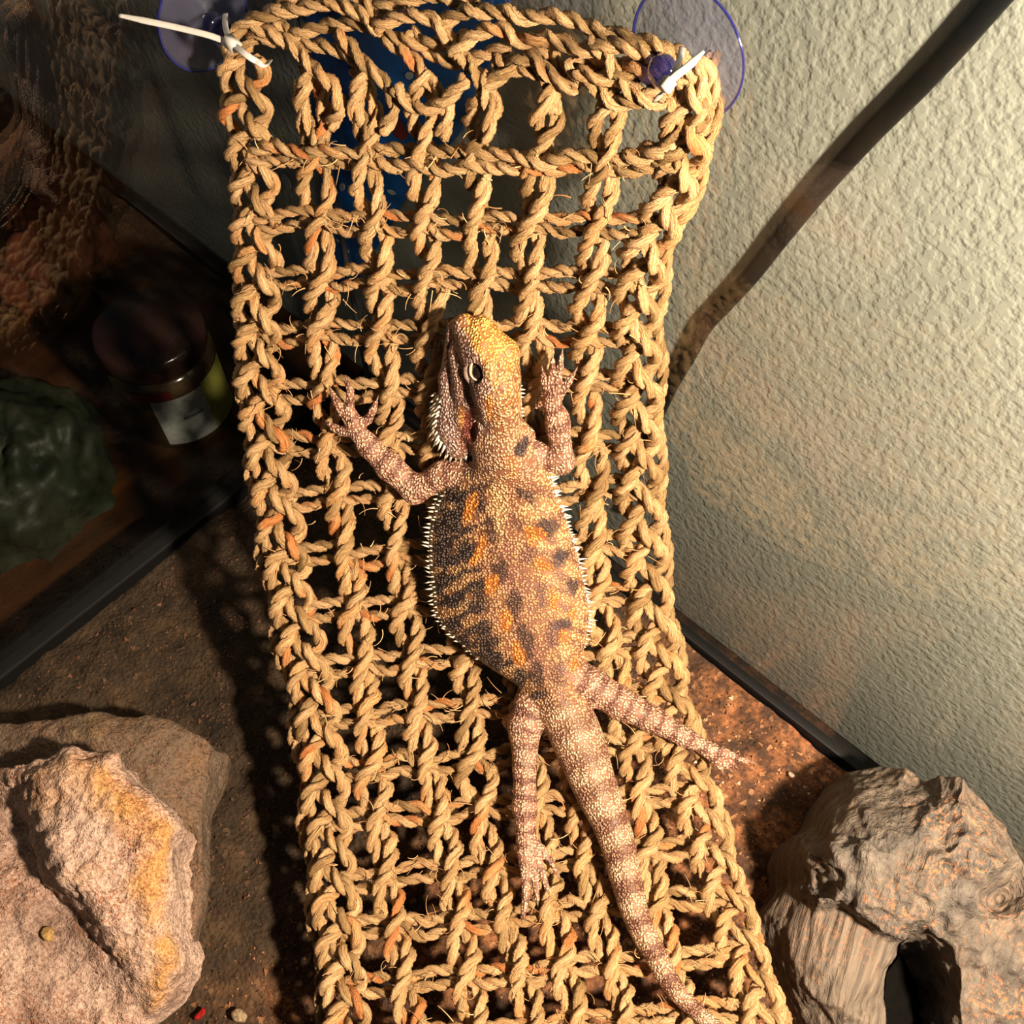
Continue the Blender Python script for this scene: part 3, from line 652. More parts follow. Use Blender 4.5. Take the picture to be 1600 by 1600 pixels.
    # limbs: pinkish with darker bars
    cl = np.tile(A(.66, .41, .28), (n, 1)); cl = mixc(cl, A(.20, .095, .07), sstep(.0, .7, np.sin(sl*2*np.pi/27+1.1*nz)+.5*nf)*.8); cl = mixc(cl, A(.74, .54, .38), sstep(.1, .8, nb)*.4)
    ml = sstep(3, -5, dl-np.minimum(dt, np.where(mt > .5, dtail, 1e3))); col = mixc(col, cl, ml)
    # head
    xb, yb = x, y; x = x-.55*(z-50); y = y+.60*(z-50)
    ch = np.tile(A(.62, .37, .19), (n, 1)); ax = 733+(y-500)*.34
    lim = 708+(np.minimum(y, 605)-490)*.40; top = sstep(-5, 6, x-lim+3*nf)
    ch = mixc(ch, A(.90, .52, .12), sstep(650, 520, y)*top*.9); ch = mixc(ch, A(.70, .27, .05), np.clip(nf*1.6, 0, 1)*top*.75)
    ch = mixc(ch, A(.84, .62, .34), sstep(.2, .9, np.sin((x-.28*y)*2*np.pi/15+1.5*nz))*sstep(540, 590, y)*top*.7)
    ch = mixc(ch, A(.30, .13, .06), np.clip(vnoise(P, 1/5, 2, 4)*1.8-.1, 0, 1)*sstep(510, 590, y)*top*.8)
    side = 1-top; ch = mixc(ch, A(.42, .29, .24), side*.8); ch = mixc(ch, A(.10, .06, .06), side*np.exp(-((x-(721+.05*(y-560)))/9)**2)*sstep(525, 560, y)*.8)
    ch = mixc(ch, A(.52, .40, .37), side*sstep(712, 700, x)*.6)
    def hb(cx, cy, rx, ry, c, amt):
        nonlocal ch
        ch = mixc(ch, A(*c), sstep(1.3, .5, ((x-cx)/rx)**2+((y-cy)/ry)**2)*amt)
    hb(722, 664, 12, 24, (.15, .03, .015), .95); hb(711, 650, 7, 18, (.55, .27, .05), .7); hb(747, 636, 7, 22, (.82, .33, .06), .9); hb(741, 660, 4, 24, (.80, .70, .58), .7)
    hb(724, 690, 14, 14, (.22, .06, .03), .6); hb(720, 505, 9, 12, (.62, .36, .22), .7); hb(757, 590, 5, 36, (.86, .60, .26), .8); hb(726, 600, 9, 16, (.07, .045, .04), .7)
    mh = np.where(x < 752, sstep(5, -3, dh-dt)*sstep(722, 700, y), sstep(705, 620, y+14*nz))*sstep(3, -3, dh-dl); col = mixc(col, ch, mh)
    x, y = xb, yb
    blot(821, 677, 10, 8, 20, (.05, .045, .05), .95)
    fine = np.zeros(n)
    col = np.clip(1.18*col*(1+.12*nf[:, None]), .01, .95)
    return col, fine
lc, fine = lizard_colour(LV)
# low relief: dorsal ridge and rows of keeled scales
LW = LV.copy()
WV = LM(LW[:, 0], LW[:, 1], LW[:, 2])
liz = empty('bearded_dragon', tuple(MP(800., 900., 20.))); tag(liz, 'bearded dragon lizard with orange and black blotches sprawled on the rope hammock', 'lizard')
me = np_mesh('body', WV, LQ); add_attr(me, 'Col', 'FLOAT_COLOR', np.c_[lc, np.ones(len(lc))]); add_attr(me, 'body_co', 'FLOAT_VECTOR', LW/100.0); add_attr(me, 'fine', 'FLOAT', fine)
body = link('body', me, M['skin'], liz)
bm = bmesh.new(); bm.from_mesh(me); bmesh.ops.recalc_face_normals(bm, faces=bm.faces); bm.to_mesh(me); bm.free()
# spines
def spikes(name, items, mat, parent, sides=5):
    """items: (x, y, w, dx, dy, dw, length, radius) in px"""
    Vs = []; Fs = []; o = 0
    for (x, y, w_, dx, dy, dw, L, r) in items:
        d = np.array([dx, dy, dw], float); d /= np.linalg.norm(d); u = np.cross(d, (0.3, .2, 1)); u /= np.linalg.norm(u); v = np.cross(d, u)
        a = np.arange(sides)*2*np.pi/sides; base = np.array([x, y, w_])
        ring = base+r*(np.cos(a)[:, None]*u+np.sin(a)[:, None]*v); mid = base+d*L*.5+.62*(ring-base); tip = base+d*L
        Vs.append(np.concatenate([ring, mid, tip[None]])); 
        for k in range(sides):
            k2 = (k+1) % sides; Fs += [(o+k, o+k2, o+sides+k2), (o+k, o+sides+k2, o+sides+k), (o+sides+k, o+sides+k2, o+2*sides)]
        o += 2*sides+1
    V = np.concatenate(Vs); me = np_mesh(name, LM(V[:, 0], V[:, 1], V[:, 2]), np.array(Fs)); bm = bmesh.new(); bm.from_mesh(me); bmesh.ops.recalc_face_normals(bm, faces=bm.faces); bm.to_mesh(me); bm.free()
    return link(name, me, mat, parent)
r = np.random.default_rng(3)
for sg in (-1, 1):
    it = []
    for row in range(2):
        for y in np.arange(735 if sg > 0 else 752, 1030, 6.4 if row == 0 else 8.0):
            y = y+r.normal(0, 1); z = tc_(y)+(0 if row == 0 else 9); dz = (z-tc_(y))/thh(y)
            x = tx(y)+sg*tw_(y)*(1-abs(dz)**2.1)**(1/2.1)*.97+11*dz*sstep(700, 780, y)*(1-sstep(1000, 1090, y))
            amp = sstep(1035, 960, y)*.6+.4
            it.append((x, y, z, sg, -.05+.25*r.normal()*.6+(.1 if y > 900 else -.15), .15+.2*r.normal()*.5, (15 if row == 0 else 9)*amp*r.uniform(.5, 1.3), 2.3 if row == 0 else 1.8))
    tag(spikes('flank_spines', it, M['spine'], liz), 'fringe of pale pointed scales', kind='stuff')
it = []
for row in range(4):
    for t in np.linspace(0, 1, 17):
        p = np.array([(679, 622), (675, 656), (685, 692), (708, 712), (738, 715)]); q = spline_pts(p, 50)[int(t*49)]
        x = q[0]+row*4.2*(1-t)+r.normal(0, 1); y = q[1]-row*4.5*t+r.normal(0, 1)
        a = math.radians(160-75*t); it.append((x+3, y-3, 44+row*6, -math.sin(a) if 0 else math.cos(a), math.sin(a), .35, r.uniform(12, 19)*(1-.12*row)*(.75+.5*math.sin(t*3.0)), 2.5))
tag(spikes('beard_spines', it, M['spine'], liz), 'pale beard spikes', kind='stuff')
it = [(814+2*math.sin(k), 596+k*5.6, 62, 1, -.1, .2, r.uniform(7, 10), 1.9) for k in range(9)]+[(829+k*1.2, 668+k*5, 52, 1, .2, .2, 8, 1.8) for k in range(5)]
it += [(*HS((742+2*r.normal(), 618+k*7, 84-k*2)), -.6, .6, .6, 7, 1.8) for k in range(10)]
tag(spikes('nape_spines', it, M['spine'], liz), 'pale spikes behind the head', kind='stuff')
it = []
for L in TOES:
    a, b = np.array(L[-2][:3], float), np.array(L[-1][:3], float); d = b-a; d[2] -= 2; d /= np.linalg.norm(d)
    it.append((*(b+d*1.0), *d, 11, 2.4))
for c_ in it: spikes('claw', [c_], M['claw'], liz)
# eye and eyelids
def blob(name, c, rx, ry, rz, mat, parent, seg=24, ring=14, cut=None):
    Vs = []; Fs = []
    for i in range(ring+1):
        th = math.pi*i/ring
        for k in range(seg):
            p = 2*math.pi*k/seg; Vs.append((c[0]+rx*math.sin(th)*math.cos(p), c[1]+ry*math.sin(th)*math.sin(p), c[2]+rz*math.cos(th)))
    for i in range(ring):
        for k in range(seg): Fs.append((i*seg+k, i*seg+(k+1) % seg, (i+1)*seg+(k+1) % seg, (i+1)*seg+k))
    V = np.array(Vs); m = MB(); m.add(LM(V[:, 0], V[:, 1], V[:, 2]), Fs); return m.build(name, mat, parent)
blob('eye', HS((741, 578, 87)), 13, 14, 13.5, M['eye'], liz)
for nm, pts, rad in (('eyelid_fold', [(724, 560, 89), (719, 573, 89), (720, 589, 90), (729, 600, 92), (742, 602, 93)], 4.2), ('lower_eyelid', [(728, 566, 92), (725, 575, 93), (726, 586, 94), (733, 593, 95), (742, 595, 96), (748, 591, 97)], 2.8), ('upper_eyelid', [(732, 564, 96), (740, 565, 99), (746, 572, 101), (749, 583, 100)], 3.0)):
    S = spline_pts([HS(p) for p in pts], 20); P = LM(S[:, 0], S[:, 1], S[:, 2]); mb = MB(); mb.tube(P, rad*.000285*np.sin(np.linspace(.25, 2.9, 20))**.4, 8); mb.build(nm, {'l': M['lid'], 'e': plain('brown_eyelid_fold', (.24, .16, .125), .6, .3, 900, .4, .5), 'u': plain('orange_brow', (.50, .28, .10), .6, .3, 900, .3, .5)}[nm[0]], liz)

# ------------------------------------------------------------------ faceted solids from control points (px, py, z) with a skirt to the floor
def in_poly(P, poly):
    x, y = P[:, 0], P[:, 1]; r = np.zeros(len(P), bool); n = len(poly)
    for i in range(n):
        (x1, y1), (x2, y2) = poly[i], poly[(i+1) % n]
        c = ((y1 > y) != (y2 > y)) & (x < (x2-x1)*(y-y1)/(y2-y1+1e-9)+x1); r ^= c
    return r
def subdiv(V, T, A):
    E = np.sort(np.concatenate([T[:, [0, 1]], T[:, [1, 2]], T[:, [2, 0]]]), 1); U, inv = np.unique(E, axis=0, return_inverse=True); inv = inv.ravel()
    mid = (V[U[:, 0]]+V[U[:, 1]])/2; ma = (A[U[:, 0]]+A[U[:, 1]])/2; n = len(V); m = len(T); a, b, c = inv[:m]+n, inv[m:2*m]+n, inv[2*m:]+n
    T2 = np.concatenate([np.stack([T[:, 0], a, c], 1), np.stack([T[:, 1], b, a], 1), np.stack([T[:, 2], c, b], 1), np.stack([a, b, c], 1)])
    return np.concatenate([V, mid]), T2, np.concatenate([A, ma])
def vert_normals(V, T):
    fn = np.cross(V[T[:, 1]]-V[T[:, 0]], V[T[:, 2]]-V[T[:, 0]]); N = np.zeros_like(V)
    for k in range(3): np.add.at(N, T[:, k], fn)
    return unit(N)
def relax(V, T, it, lam=.5, keep=None):
    E = np.concatenate([T[:, [0, 1]], T[:, [1, 2]], T[:, [2, 0]]]); E = np.concatenate([E, E[:, ::-1]])
    for _ in range(it):
        S = np.zeros_like(V); c = np.zeros(len(V)); np.add.at(S, E[:, 0], V[E[:, 1]]); np.add.at(c, E[:, 0], 1)
        W = V+lam*(S/c[:, None]-V)
        if keep is not None: W[keep] = V[keep]
        V = W
    return V
def solid(outline, inner, crease, levels, base_z=-.003, hole=None, hole_z=-.002, attr=None, smooth_it=0):
    """outline, inner: (px,py,z[,a]); crease: index pairs kept as edges; returns V, T, A (A: attribute per vertex)"""
    pts = [tuple(p)+((0,) if len(p) == 3 else ()) for p in outline+inner+(hole or [])]; pts = np.array(pts, float)
    no, ni = len(outline), len(inner); edges = [(i, (i+1) % no) for i in range(no)]+list(crease)
    if hole: edges += [(no+ni+i, no+ni+(i+1) % len(hole)) for i in range(len(hole))]
    r_ = delaunay_2d_cdt([Vector((p[0], p[1])) for p in pts], edges, [], 0, 1e-4)
    src = []
    for q, o in zip(r_[0], r_[3]):
        if o: src.append(o[0])
        else:
            d2 = ((pts[:, :2]-np.array(q))**2).sum(1); k2 = np.argsort(d2)[:2]; wt = 1/(d2[k2]+1e-6); src.append(len(pts))
            pts = np.concatenate([pts, [[q[0], q[1], *((pts[k2, 2:]*wt[:, None]).sum(0)/wt.sum())]]])
    T = np.array([[src[i] for i in f] for f in r_[2]]); cen = pts[T].mean(1)[:, :2]
    T = T[in_poly(cen, [tuple(p[:2]) for p in pts[:no]])]; cen = pts[T].mean(1)[:, :2]
    if hole: T = T[~in_poly(cen, [tuple(p[:2]) for p in pts[no+ni:]])]
    V = at_z(pts[:, 0], pts[:, 1], pts[:, 2]); A = pts[:, 3]
    fn = np.cross(V[T[:, 1]]-V[T[:, 0]], V[T[:, 2]]-V[T[:, 0]]); vd = CP-V[T].mean(1); fl_ = (fn*vd).sum(1) < 0; T[fl_] = T[fl_][:, ::-1]
    def skirt(loop, zb, shrink, V, T, A):
        cnt = V[loop].mean(0); nb = len(V); low = V[loop].copy(); low[:, :2] += (low[:, :2]-cnt[:2])*shrink; low[:, 2] = np.minimum(zb, low[:, 2]-.002)
        m = len(loop); TT = []
        dir_edges = {(t[i], t[(i+1) % 3]) for t in T.tolist() for i in range(3)}
        for i in range(m):
            a, b = loop[i], loop[(i+1) % m]; a2, b2 = nb+i, nb+(i+1) % m
            if (a, b) in dir_edges: TT += [(b, a, a2), (b, a2, b2)]
            else: TT += [(a, b, b2), (a, b2, a2)]
        return np.concatenate([V, low]), np.concatenate([T, np.array(TT)]), np.concatenate([A, A[loop]])
    V, T, A = skirt(list(range(no)), base_z, .04, V, T, A)
    if hole: V, T, A = skirt([no+ni+i for i in range(len(hole))], hole_z, .15, V, T, A)
    for _ in range(levels): V, T, A = subdiv(V, T, A)
    if smooth_it: V = relax(V, T, smooth_it)
    return V, T, A

# front rock (pale pink and ochre)
out = [(-60, 1236, .020), (0, 1200, .050), (60, 1186, .060), (124, 1166, .064), (179, 1180, .064), (194, 1214, .062), (234, 1248, .060), (276, 1287, .054), (268, 1340, .046), (262, 1411, .042), (269, 1440, .038), (295, 1484, .026), (290, 1518, .022), (268, 1556, .018), (228, 1592, .014), (190, 1640, .010), (60, 1690, .012), (-90, 1690, .02)]
inn = [(100, 1190, .068, .3), (160, 1200, .068, .6), (182, 1232, .066, 1), (222, 1265, .063, 1), (255, 1300, .058, 1), (246, 1342, .054, 1), (240, 1388, .052, 1), (237, 1414, .050, 1), (246, 1465, .042, 1), (254, 1514, .034, 1), (247, 1556, .024, .8),
       (45, 1215, .060, .2), (62, 1262, .062, .3), (86, 1330, .062), (112, 1376, .060), (152, 1412, .054), (176, 1450, .046), (200, 1496, .036, .4),
       (20, 1262, .036), (52, 1330, .030), (76, 1384, .028), (132, 1440, .028), (180, 1510, .026), (205, 1560, .022),
       (120, 1270, .066), (170, 1300, .064), (205, 1340, .058), (180, 1380, .057), (215, 1440, .046), (222, 1500, .037),
       (-20, 1300, .034), (20, 1400, .030), (70, 1480, .027), (110, 1560, .022), (0, 1540, .026), (150, 1600, .018), (-70, 1450, .030)]
no = len(out); ridge = [(no+i, no+i+1) for i in range(1, 10)]+[(no+11+i, no+12+i) for i in range(6)]+[(no+18+i, no+19+i) for i in range(5)]
V, T, A = solid(out, inn, ridge, 4, smooth_it=2)
N = vert_normals(V, T); amp = np.clip((V[:, 2]+.002)/.01, 0, 1)
V = V+N*((.0032*vnoise(V, 45, 3, 1)+.0016*np.abs(vnoise(V, 110, 3, 2))+.0009*vnoise(V, 330, 3, 3)-.0016*np.abs(vnoise(V, 75, 3, 8)))*amp)[:, None]
me = np_mesh('rock', V, T); add_attr(me, 'edge', 'FLOAT', np.clip(A*1.6*(.6+.5*vnoise(V, 120, 2, 7)), 0, 1)); tag(link('rock', me, M['rock']), 'large pale pink rock with an ochre ridge, dusted with red sand', 'rock')
# slab behind
out = [(-60, 1150, .030), (0, 1131, .034), (80, 1125, .034), (160, 1118, .034), (232, 1116, .034), (300, 1140, .032), (335, 1166, .028), (331, 1205, .024), (313, 1262, .020), (312, 1300, .018), (314, 1350, .016), (310, 1412, .012), (296, 1480, .008), (240, 1470, .008), (180, 1400, .010), (-60, 1300, .012)]
inn = [(40, 1165, .036), (120, 1150, .038), (200, 1150, .038), (270, 1170, .034), (300, 1190, .028, .8), (280, 1240, .026), (300, 1275, .021, .5), (220, 1220, .034), (120, 1200, .034), (285, 1340, .014)]
V, T, A = solid(out, inn, [], 4, smooth_it=2); N = vert_normals(V, T); amp = np.clip((V[:, 2]+.002)/.01, 0, 1)
V = V+N*((.0026*vnoise(V, 50, 3, 11)+.0012*np.abs(vnoise(V, 130, 3, 12)))*amp)[:, None]
me = np_mesh('rock_slab', V, T); add_attr(me, 'edge', 'FLOAT', np.clip(A*(.6+.5*vnoise(V, 120, 2, 7)), 0, 1)); tag(link('rock_slab', me, M['slab']), 'flat brown rock slab lying under the pale pink rock', 'rock')

# driftwood hide
zw = lambda px, py, m=.010: float(at_wall(px, py, -.004)[2])+m
out = [(1249, 1576, .020), (1216, 1506, .018), (1192, 1450, .016), (1198, 1424, .020), (1234, 1378, .030), (1229, 1334, .034), (1246, 1305, .040), (1276, 1290, .042), (1305, 1232, .036), (1328, 1206, .034), (1376, 1195, .040), (1418, 1199, .046), (1447, 1221, .056), (1470, 1210, .062), (1507, 1214, .068), (1527, 1240, .070), (1550, 1262, .074), (1576, 1292, .078), (1598, 1340, .080), (1640, 1400, .078), (1700, 1500, .060), (1690, 1640, .04), (1560, 1700, .03), (1400, 1710, .02), (1290, 1690, .014)]
out = [(a, b, max(c, zw(a, b))) if i in range(8, 21) else (a, b, c) for i, (a, b, c) in enumerate(out)]
hol = [(1424, 1468, .050, 0), (1448, 1470, .050, .3), (1464, 1490, .048, .6), (1474, 1525, .044, .8), (1476, 1560, .040, .8), (1470, 1605, .034, .8), (1450, 1640, .028, .5), (1415, 1645, .026, 0), (1388, 1610, .030, 0), (1384, 1560, .036, 0), (1388, 1522, .040, 0), (1405, 1500, .044, 0), (1410, 1478, .048, 0)]
inn = [(1340, 1240, .062, .2), (1400, 1232, .064, .1), (1300, 1290, .064, .5), (1350, 1280, .078, .7), (1260, 1330, .060, 1), (1255, 1370, .054, 1), (1300, 1340, .078, 1), (1360, 1330, .088, 1), (1420, 1300, .088, 1), (1440, 1245, .072, .4), (1460, 1260, .084, 1), (1500, 1250, .088, 1), (1520, 1300, .094, 1), (1470, 1340, .094, 1), (1410, 1380, .088, 1), (1555, 1350, .092, 1), (1500, 1400, .088, 1),
       (1242, 1388, .048, 1), (1276, 1414, .064, 1), (1318, 1406, .072, 1), (1345, 1425, .074, 1), (1374, 1450, .072, 1), (1404, 1462, .070, 1), (1420, 1446, .074, 1), (1450, 1448, .072, 1),
       (1238, 1398, .034, .1), (1272, 1428, .046, 0), (1318, 1422, .052, 0), (1342, 1440, .053, 0), (1370, 1464, .052, 0), (1400, 1476, .050, 0),
       (1222, 1440, .032, .3), (1240, 1500, .036, .2), (1290, 1480, .048, 0), (1330, 1500, .050, 0), (1370, 1510, .048, 0), (1270, 1560, .036, .3), (1320, 1580, .044, 0), (1360, 1600, .040, 0), (1310, 1640, .03, 0),
       (1490, 1480, .066, .6), (1500, 1540, .058, .7), (1500, 1600, .048, .7), (1545, 1430, .078, .8), (1560, 1405, .060, .2), (1575, 1440, .072, .2), (1560, 1500, .066, .9), (1600, 1470, .066, .5), (1560, 1570, .056, .9), (1600, 1590, .052, .8), (1620, 1540, .058, .8), (1530, 1650, .04, .6)]
no = len(out); led = [(no+17+i, no+18+i) for i in range(7)]+[(no+25+i, no+26+i) for i in range(5)]
V, T, A = solid(out, inn, led, 4, hole=hol, hole_z=.001, smooth_it=3)
N = vert_normals(V, T); amp = np.clip((V[:, 2]+.002)/.012, 0, 1)
gd = unit((at_z(1300., 1600., .04)-at_z(1345., 1440., .05))[None])[0]; gs = unit(np.cross(gd, N.mean(0))[None])[0]; gn = np.cross(gd, gs)
G = np.stack([V@gd*22, V@gs*330, V@gn*330], 1); ln = np.clip(A+.25*vnoise(V, 60, 2, 21), 0, 1)
V = V+N*(((.0042*vnoise(V, 62, 4, 22)-.0035*np.abs(vnoise(V, 120, 3, 23)))*ln+.0010*vnoise(G, 1.0, 3, 24)*(1-ln)+.0010*vnoise(V, 30, 2, 25))*amp)[:, None]
V[:, 1] = np.minimum(V[:, 1], -.0035)
me = np_mesh('driftwood_hide', V, T); add_attr(me, 'grain', 'FLOAT_VECTOR', G); add_attr(me, 'lump', 'FLOAT', ln)
dw = link('driftwood_hide', me, M['wood']); tag(dw, 'grey driftwood hide with a dark entrance hole, sprinkled with orange sand', 'driftwood')

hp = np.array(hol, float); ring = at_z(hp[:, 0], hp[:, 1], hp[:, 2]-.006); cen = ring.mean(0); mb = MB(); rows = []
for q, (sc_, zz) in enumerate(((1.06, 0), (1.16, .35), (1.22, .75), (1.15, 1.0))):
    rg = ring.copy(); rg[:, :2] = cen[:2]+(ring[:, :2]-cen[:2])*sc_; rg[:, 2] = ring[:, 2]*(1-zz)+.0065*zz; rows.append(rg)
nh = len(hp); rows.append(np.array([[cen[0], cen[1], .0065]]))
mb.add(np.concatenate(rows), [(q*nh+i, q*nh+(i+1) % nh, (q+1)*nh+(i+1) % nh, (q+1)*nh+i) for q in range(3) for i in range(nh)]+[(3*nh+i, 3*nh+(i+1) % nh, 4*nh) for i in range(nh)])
mb.build('added_cavity_lining', plain('shade_black_cavity', (.004, .0035, .003), .95, .05), dw)  # added lining; its near-black colour stands in for shade deep in the hole

# ------------------------------------------------------------------ cable on the wall, poster
cab = [(1592, -40), (1556, 0), (1500, 64), (1438, 131), (1363, 206), (1284, 293), (1219, 372), (1171, 433), (1131, 477), (1101, 510), (1079, 551), (1048, 604), (1026, 652), (1000, 720), (975, 800)]
S = spline_pts(cab, 120); P = at_wall(S[:, 0], S[:, 1], .0204); mb = MB(); V, Fc = tube_geo(P, .0034, 12, .50, (0, 1, 0)); mb.add(V, Fc)
tag(mb.build('power_cable', M['cord']), 'flat black power cable running diagonally along the textured wall', 'cable')
def m_poster():
    t = Nt('blue_printed_card'); c = t.coord(); n1 = t.noise(c, 30, 2)
    return t.fin(t.ramp(n1.outputs[0], [(.35, (.012, .09, .28)), (.65, (.015, .20, .75))]), .4, None, .3)
mb = MB(); q = [(470, -40), (812, -40), (770, 90), (722, 205), (640, 300), (560, 440), (520, 460)]
pw = at_wall(np.array([a for a, b in q], float), np.array([b for a, b in q], float), .0215)
V = np.concatenate([pw, pw+np.array([0, -.0012, 0])]); n = len(q)
mb.add(V, [tuple(range(n)), tuple(range(2*n-1, n-1, -1))]+[(i, (i+1) % n, n+(i+1) % n, n+i) for i in range(n)])
card = mb.build('printed_card', m_poster(), None, False); tag(card, 'blue printed card with white marks behind the hammock', 'card')
def dots(name, spots, mat):
    for px, py, rx, ry, a in spots:
        m = MB(); c = at_wall(float(px), float(py), .0200); k = depth_of(c)/FPX; ca, sa = math.cos(a), math.sin(a); sg = 14
        ring = [c+k*np.array([(rx*math.cos(2*math.pi*i/sg)*ca-ry*math.sin(2*math.pi*i/sg)*sa)*1.3, 0, rx*math.cos(2*math.pi*i/sg)*sa+ry*math.sin(2*math.pi*i/sg)*ca]) for i in range(sg)]
        m.add(ring+[p-np.array([0, .0004, 0]) for p in ring], [tuple(range(sg)), tuple(range(2*sg-1, sg-1, -1))]+[(i, (i+1) % sg, sg+(i+1) % sg, sg+i) for i in range(sg)])
        m.build(name, mat, card, False)
dots('print_mark', [(535, 292, 10, 4, 1.2), (612, 300, 8, 4, .5), (640, 118, 9, 5, .9), (528, 376, 3, 3, 0), (536, 384, 3, 3, 0), (543, 392, 3, 3, 0), (448, 284, 8, 14, 0)], plain('white_print', (.55, .58, .58), .5))
dots('red_print', [(622, 200, 15, 20, 0), (563, 200, 14, 18, 0)], plain('red_print', (.22, .02, .02), .5))

# ------------------------------------------------------------------ suction cups and cable ties
def cup(center, nrm, R, label, knob_dir):
    c = np.array(center); e = empty('suction_cup', tuple(c)); tag(e, label, 'suction cup', 'suction cups holding the hammock')
    prof = [(.0004, .0060), (.004, .0058), (.007, .0042), (R*.6, .0020), (R*.92, .0010), (R, .0006), (R, .0001), (R*.92, .0002), (R*.6, .0008), (.004, .0028), (.0004, .003)]
    m = MB(); m.lathe(prof, 64, c, nrm); m.build('disc', M['cup'], e)
    m = MB(); m.lathe([(R-.0005, .0003), (R-.0002, .0008), (R+.0003, .0008), (R+.0004, .0005), (R+.0003, .0001), (R-.0005, .0003)], 72, c, nrm); m.build('rim', M['cup_rim'], e)
    m = MB(); m.lathe([(.0001, .0030), (.0042, .0032), (.0046, .006), (.0034, .0075), (.0032, .0095), (.0052, .0108), (.0050, .0135), (.0030, .0150), (.0001, .0152)], 32, c, nrm); m.build('knob', M['cup_boss'], e)
    return e
cup(at_glass(318., 28., .0006), (1, 0, 0), .0205, 'clear blue suction cup stuck to the dark glass pane', None)
cup(at_wall(1074., 84., -.0006), (0, -1, 0), .0200, 'clear blue suction cup stuck to the pane before the textured wall', None)
def strap(mb_, pts, wd, fl=.32, up=None):
    S = spline_pts(pts, 40); P = at_depth(S[:, 0], S[:, 1], S[:, 2]); V, Fc = tube_geo(P, wd, 8, fl, -CF); mb_.add(V, Fc)
e = empty('cable_tie', tuple(at_depth(362., 68., .352))); tag(e, 'white cable tie with a long pointed tail beside the dark glass', 'cable tie')
m = MB(); strap(m, [(186, 24, .338), (230, 33, .338), (290, 46, .339), (335, 58, .340), (360, 68, .341)], np.concatenate([np.linspace(.0007, .0011, 8), np.full(32, .0012)])); m.build('tail', M['zip'], e)
m = MB(); strap(m, [(360, 66, .341), (380, 82, .336), (398, 94, .337), (416, 101, .341), (422, 94, .352)], .0012); strap(m, [(358, 62, .342), (352, 40, .352), (352, 22, .360)], .0011); m.build('loop', M['zip'], e)
m = MB(); P = at_depth(np.array([353., 362, 371]), np.array([60., 68, 77]), np.array([.340, .340, .340])); V, Fc = tube_geo(P, .0026, 4, .8, -CF); m.add(V, Fc); m.build('head', M['zip'], e)
e = empty('cable_tie', tuple(at_depth(1060., 120., .262))); tag(e, 'white cable tie with a forked end on the rope corner by the textured wall', 'cable tie')
m = MB(); strap(m, [(1024, 158, .268), (1036, 142, .258), (1052, 122, .256), (1075, 104, .256), (1100, 80, .256)], np.concatenate([np.full(30, .0011), np.linspace(.0011, .0004, 10)])); m.build('tail', M['zip'], e)
m = MB(); strap(m, [(1046, 130, .257), (1058, 104, .258), (1064, 86, .262), (1066, 74, .268)], .0009); m.build('loop', M['zip'], e)
m = MB(); P = at_depth(np.array([1036., 1048]), np.array([140., 124]), np.array([.256, .256])); V, Fc = tube_geo(P, .0021, 4, .8, -CF); m.add(V, Fc); m.build('head', M['zip'], e)

# ------------------------------------------------------------------ things outside the dark pane
ZT = -.024
def jar():
    b = at_z(288., 640., ZT); b = np.array([b[0], b[1], ZT]); e = empty('jar', tuple(b)); tag(e, 'glass jar with dark lid and white and yellow label on the table', 'jar')
    R = .034; m = MB(); m.lathe([(.0001, 0), (R*.92, 0), (R, .003), (R, .060), (R*.9, .066), (.0001, .066)], 48, b); m.build('body', plain('dark_jar_glass', (.05, .03, .015), .12, .6), e)
    m = MB(); m.lathe([(.0001, .0662), (R*.95, .0662), (R*.97, .068), (R*.97, .081), (R*.90, .083), (.0001, .0835)], 48, b); m.build('lid', plain('dark_jar_lid', (.03, .012, .010), .2, .6), e)
    base = math.atan2(CP[1]-b[1], CP[0]-b[0])
    for nm, a0, a1, z0, z1, c in (('paper_label', -30, 26, .008, .052, (.30, .30, .28)), ('yellow_label', 26, 70, .008, .054, (.22, .21, .04)), ('red_label', -46, -6, .052, .060, (.10, .008, .008)), ('print_line', -4, 18, .031, .0335, (.10, .10, .10))):
        V = []; n = 14; rr_ = R+.0004+(.0003 if nm == 'print_line' else 0)
        for i in range(n):
            a = base+math.radians(a0+(a1-a0)*i/(n-1))
            for z in (z0, z1): V.append((b[0]+rr_*math.cos(a), b[1]+rr_*math.sin(a), b[2]+z))
        m = MB(); m.add(V, [(2*i, 2*i+2, 2*i+3, 2*i+1) for i in range(n-1)]); m.build(nm, plain(nm+'_paper', c, .5), e)
jar()
b = at_z(-42., 985., ZT); b = np.array([min(b[0], -.032), b[1], ZT]); e = empty('white_cup', tuple(b)); tag(e, 'white plastic cup at the edge of the table by the dark pane', 'cup')
m = MB(); m.lathe([(.0001, 0), (.015, 0), (.020, .05), (.0205, .052), (.0195, .052), (.0188, .05), (.014, .002), (.0001, .002)], 40, b); m.build('cup_wall', plain('white_plastic', (.16, .16, .15), .4), e)
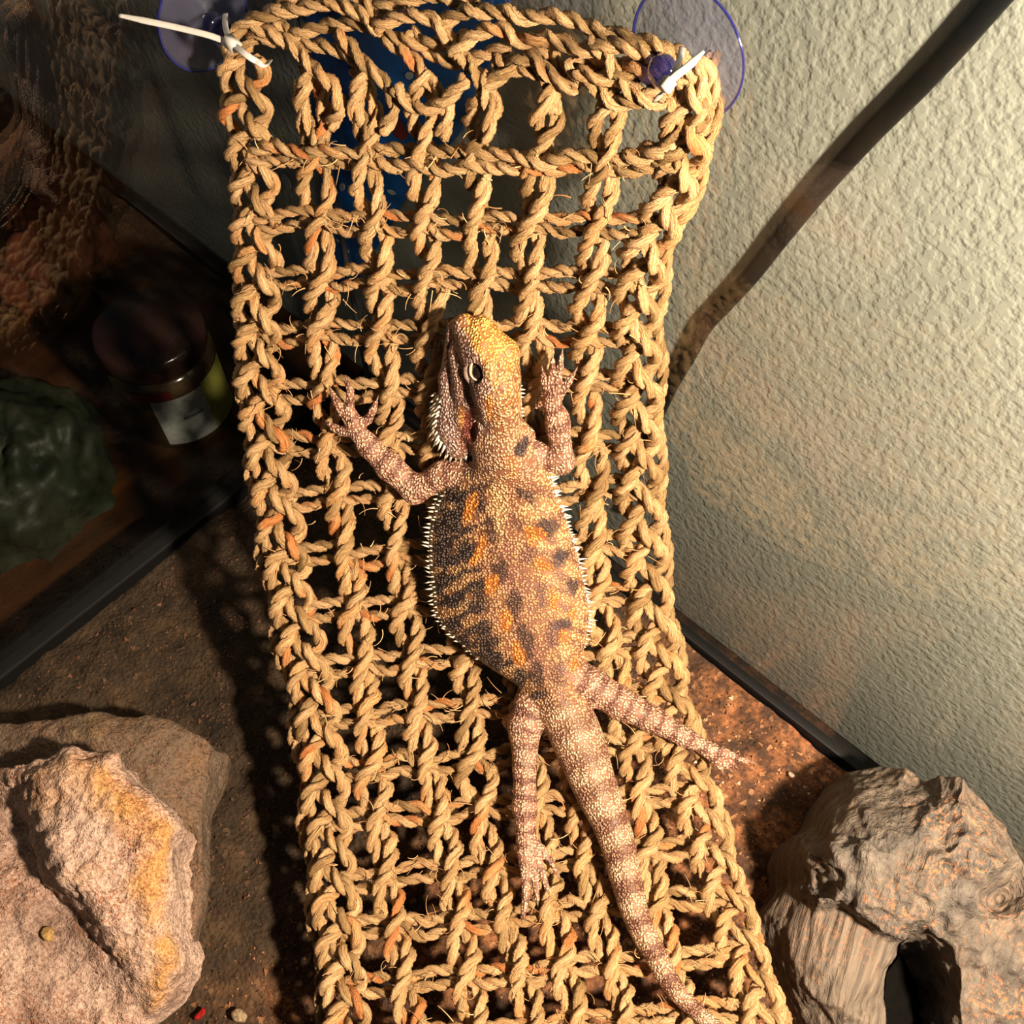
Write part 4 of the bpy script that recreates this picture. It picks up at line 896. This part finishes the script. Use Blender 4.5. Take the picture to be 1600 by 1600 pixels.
def crumple(name, px, py, sx, sy, h, mat, label, cat, seed):
    c = at_z(float(px), float(py), ZT); c[2] = ZT; nu, nv = 64, 32; V = []
    for j in range(nv+1):
        th = math.pi*.5*j/nv
        for i in range(nu): a = 2*math.pi*i/nu; V.append((math.cos(th)*math.cos(a)*sx, math.cos(th)*math.sin(a)*sy, math.sin(th)*h))
    V = np.array(V); nrm = unit(V+1e-9); V = V+nrm*(.18*min(sx, sy)*vnoise(V, 1.4/min(sx, sy), 2, seed)+.20*min(sx, sy)*(np.abs(vnoise(V, 2.6/min(sx, sy), 3, seed+1))-.4))[:, None]; V[:, 2] = np.maximum(V[:, 2], 0)
    Fc = [(j*nu+i, j*nu+(i+1) % nu, (j+1)*nu+(i+1) % nu, (j+1)*nu+i) for j in range(nv) for i in range(nu)]
    ca, sa = math.cos(-.9), math.sin(-.9); W = np.stack([V[:, 0]*ca-V[:, 1]*sa, V[:, 0]*sa+V[:, 1]*ca, V[:, 2]], 1)+c
    m = MB(); m.add(W, Fc); tag(m.build(name, mat), label, cat)
crumple('plastic_bag', 70, 760, .062, .045, .06, plain('olive_bag_film', (.011, .014, .008), .5, .15, 60, .6, .4), 'crumpled olive green plastic bag on the table beside the jar', 'bag', 31)
crumple('cloth', 95, 420, .055, .040, .05, plain('rust_red_cloth', (.075, .018, .008), .8, .2, 70, .6, .4), 'crumpled rust red cloth lying behind the jar', 'cloth', 37)

# ------------------------------------------------------------------ small loose bits
def pebble(name, px, py, z, rx, ry, rz, color, label, cat, seed):
    c = at_z(float(px), float(py), z); V = []; Fs = []; seg, ring = 14, 8
    for i in range(ring+1):
        th = math.pi*i/ring
        for k in range(seg): p = 2*math.pi*k/seg; V.append((rx*math.sin(th)*math.cos(p), ry*math.sin(th)*math.sin(p), rz*math.cos(th)))
    for i in range(ring):
        for k in range(seg): Fs.append((i*seg+k, i*seg+(k+1) % seg, (i+1)*seg+(k+1) % seg, (i+1)*seg+k))
    V = np.array(V); V = V*(1+.42*vnoise(V, 1.1/rx, 3, seed))[:, None]+c; m = MB(); m.add(V, Fs); tag(m.build(name, plain(name+'_surface', color, .75, .2, 700, .6, .6)), label, cat)
pebble('food_pellet', 75, 1458, .0285, .0036, .0028, .0018, (.34, .21, .07), 'yellowish food pellet lying on the pale pink rock', 'pellet', 1)
pebble('pebble', 374, 1588, .004, .0036, .0028, .0018, (.22, .16, .09), 'small cream pebble on dark soil beside the hammock', 'pebble', 2)
pebble('red_crumb', 314, 1584, .004, .0014, .0034, .001, (.22, .006, .004), 'bright red crumb on dark soil beside the pink rock', 'crumb', 3)
pebble('seed_husk', 1236, 1210, .004, .0017, .0011, .0008, (.5, .38, .27), 'white husk on orange soil near the driftwood', 'husk', 4)
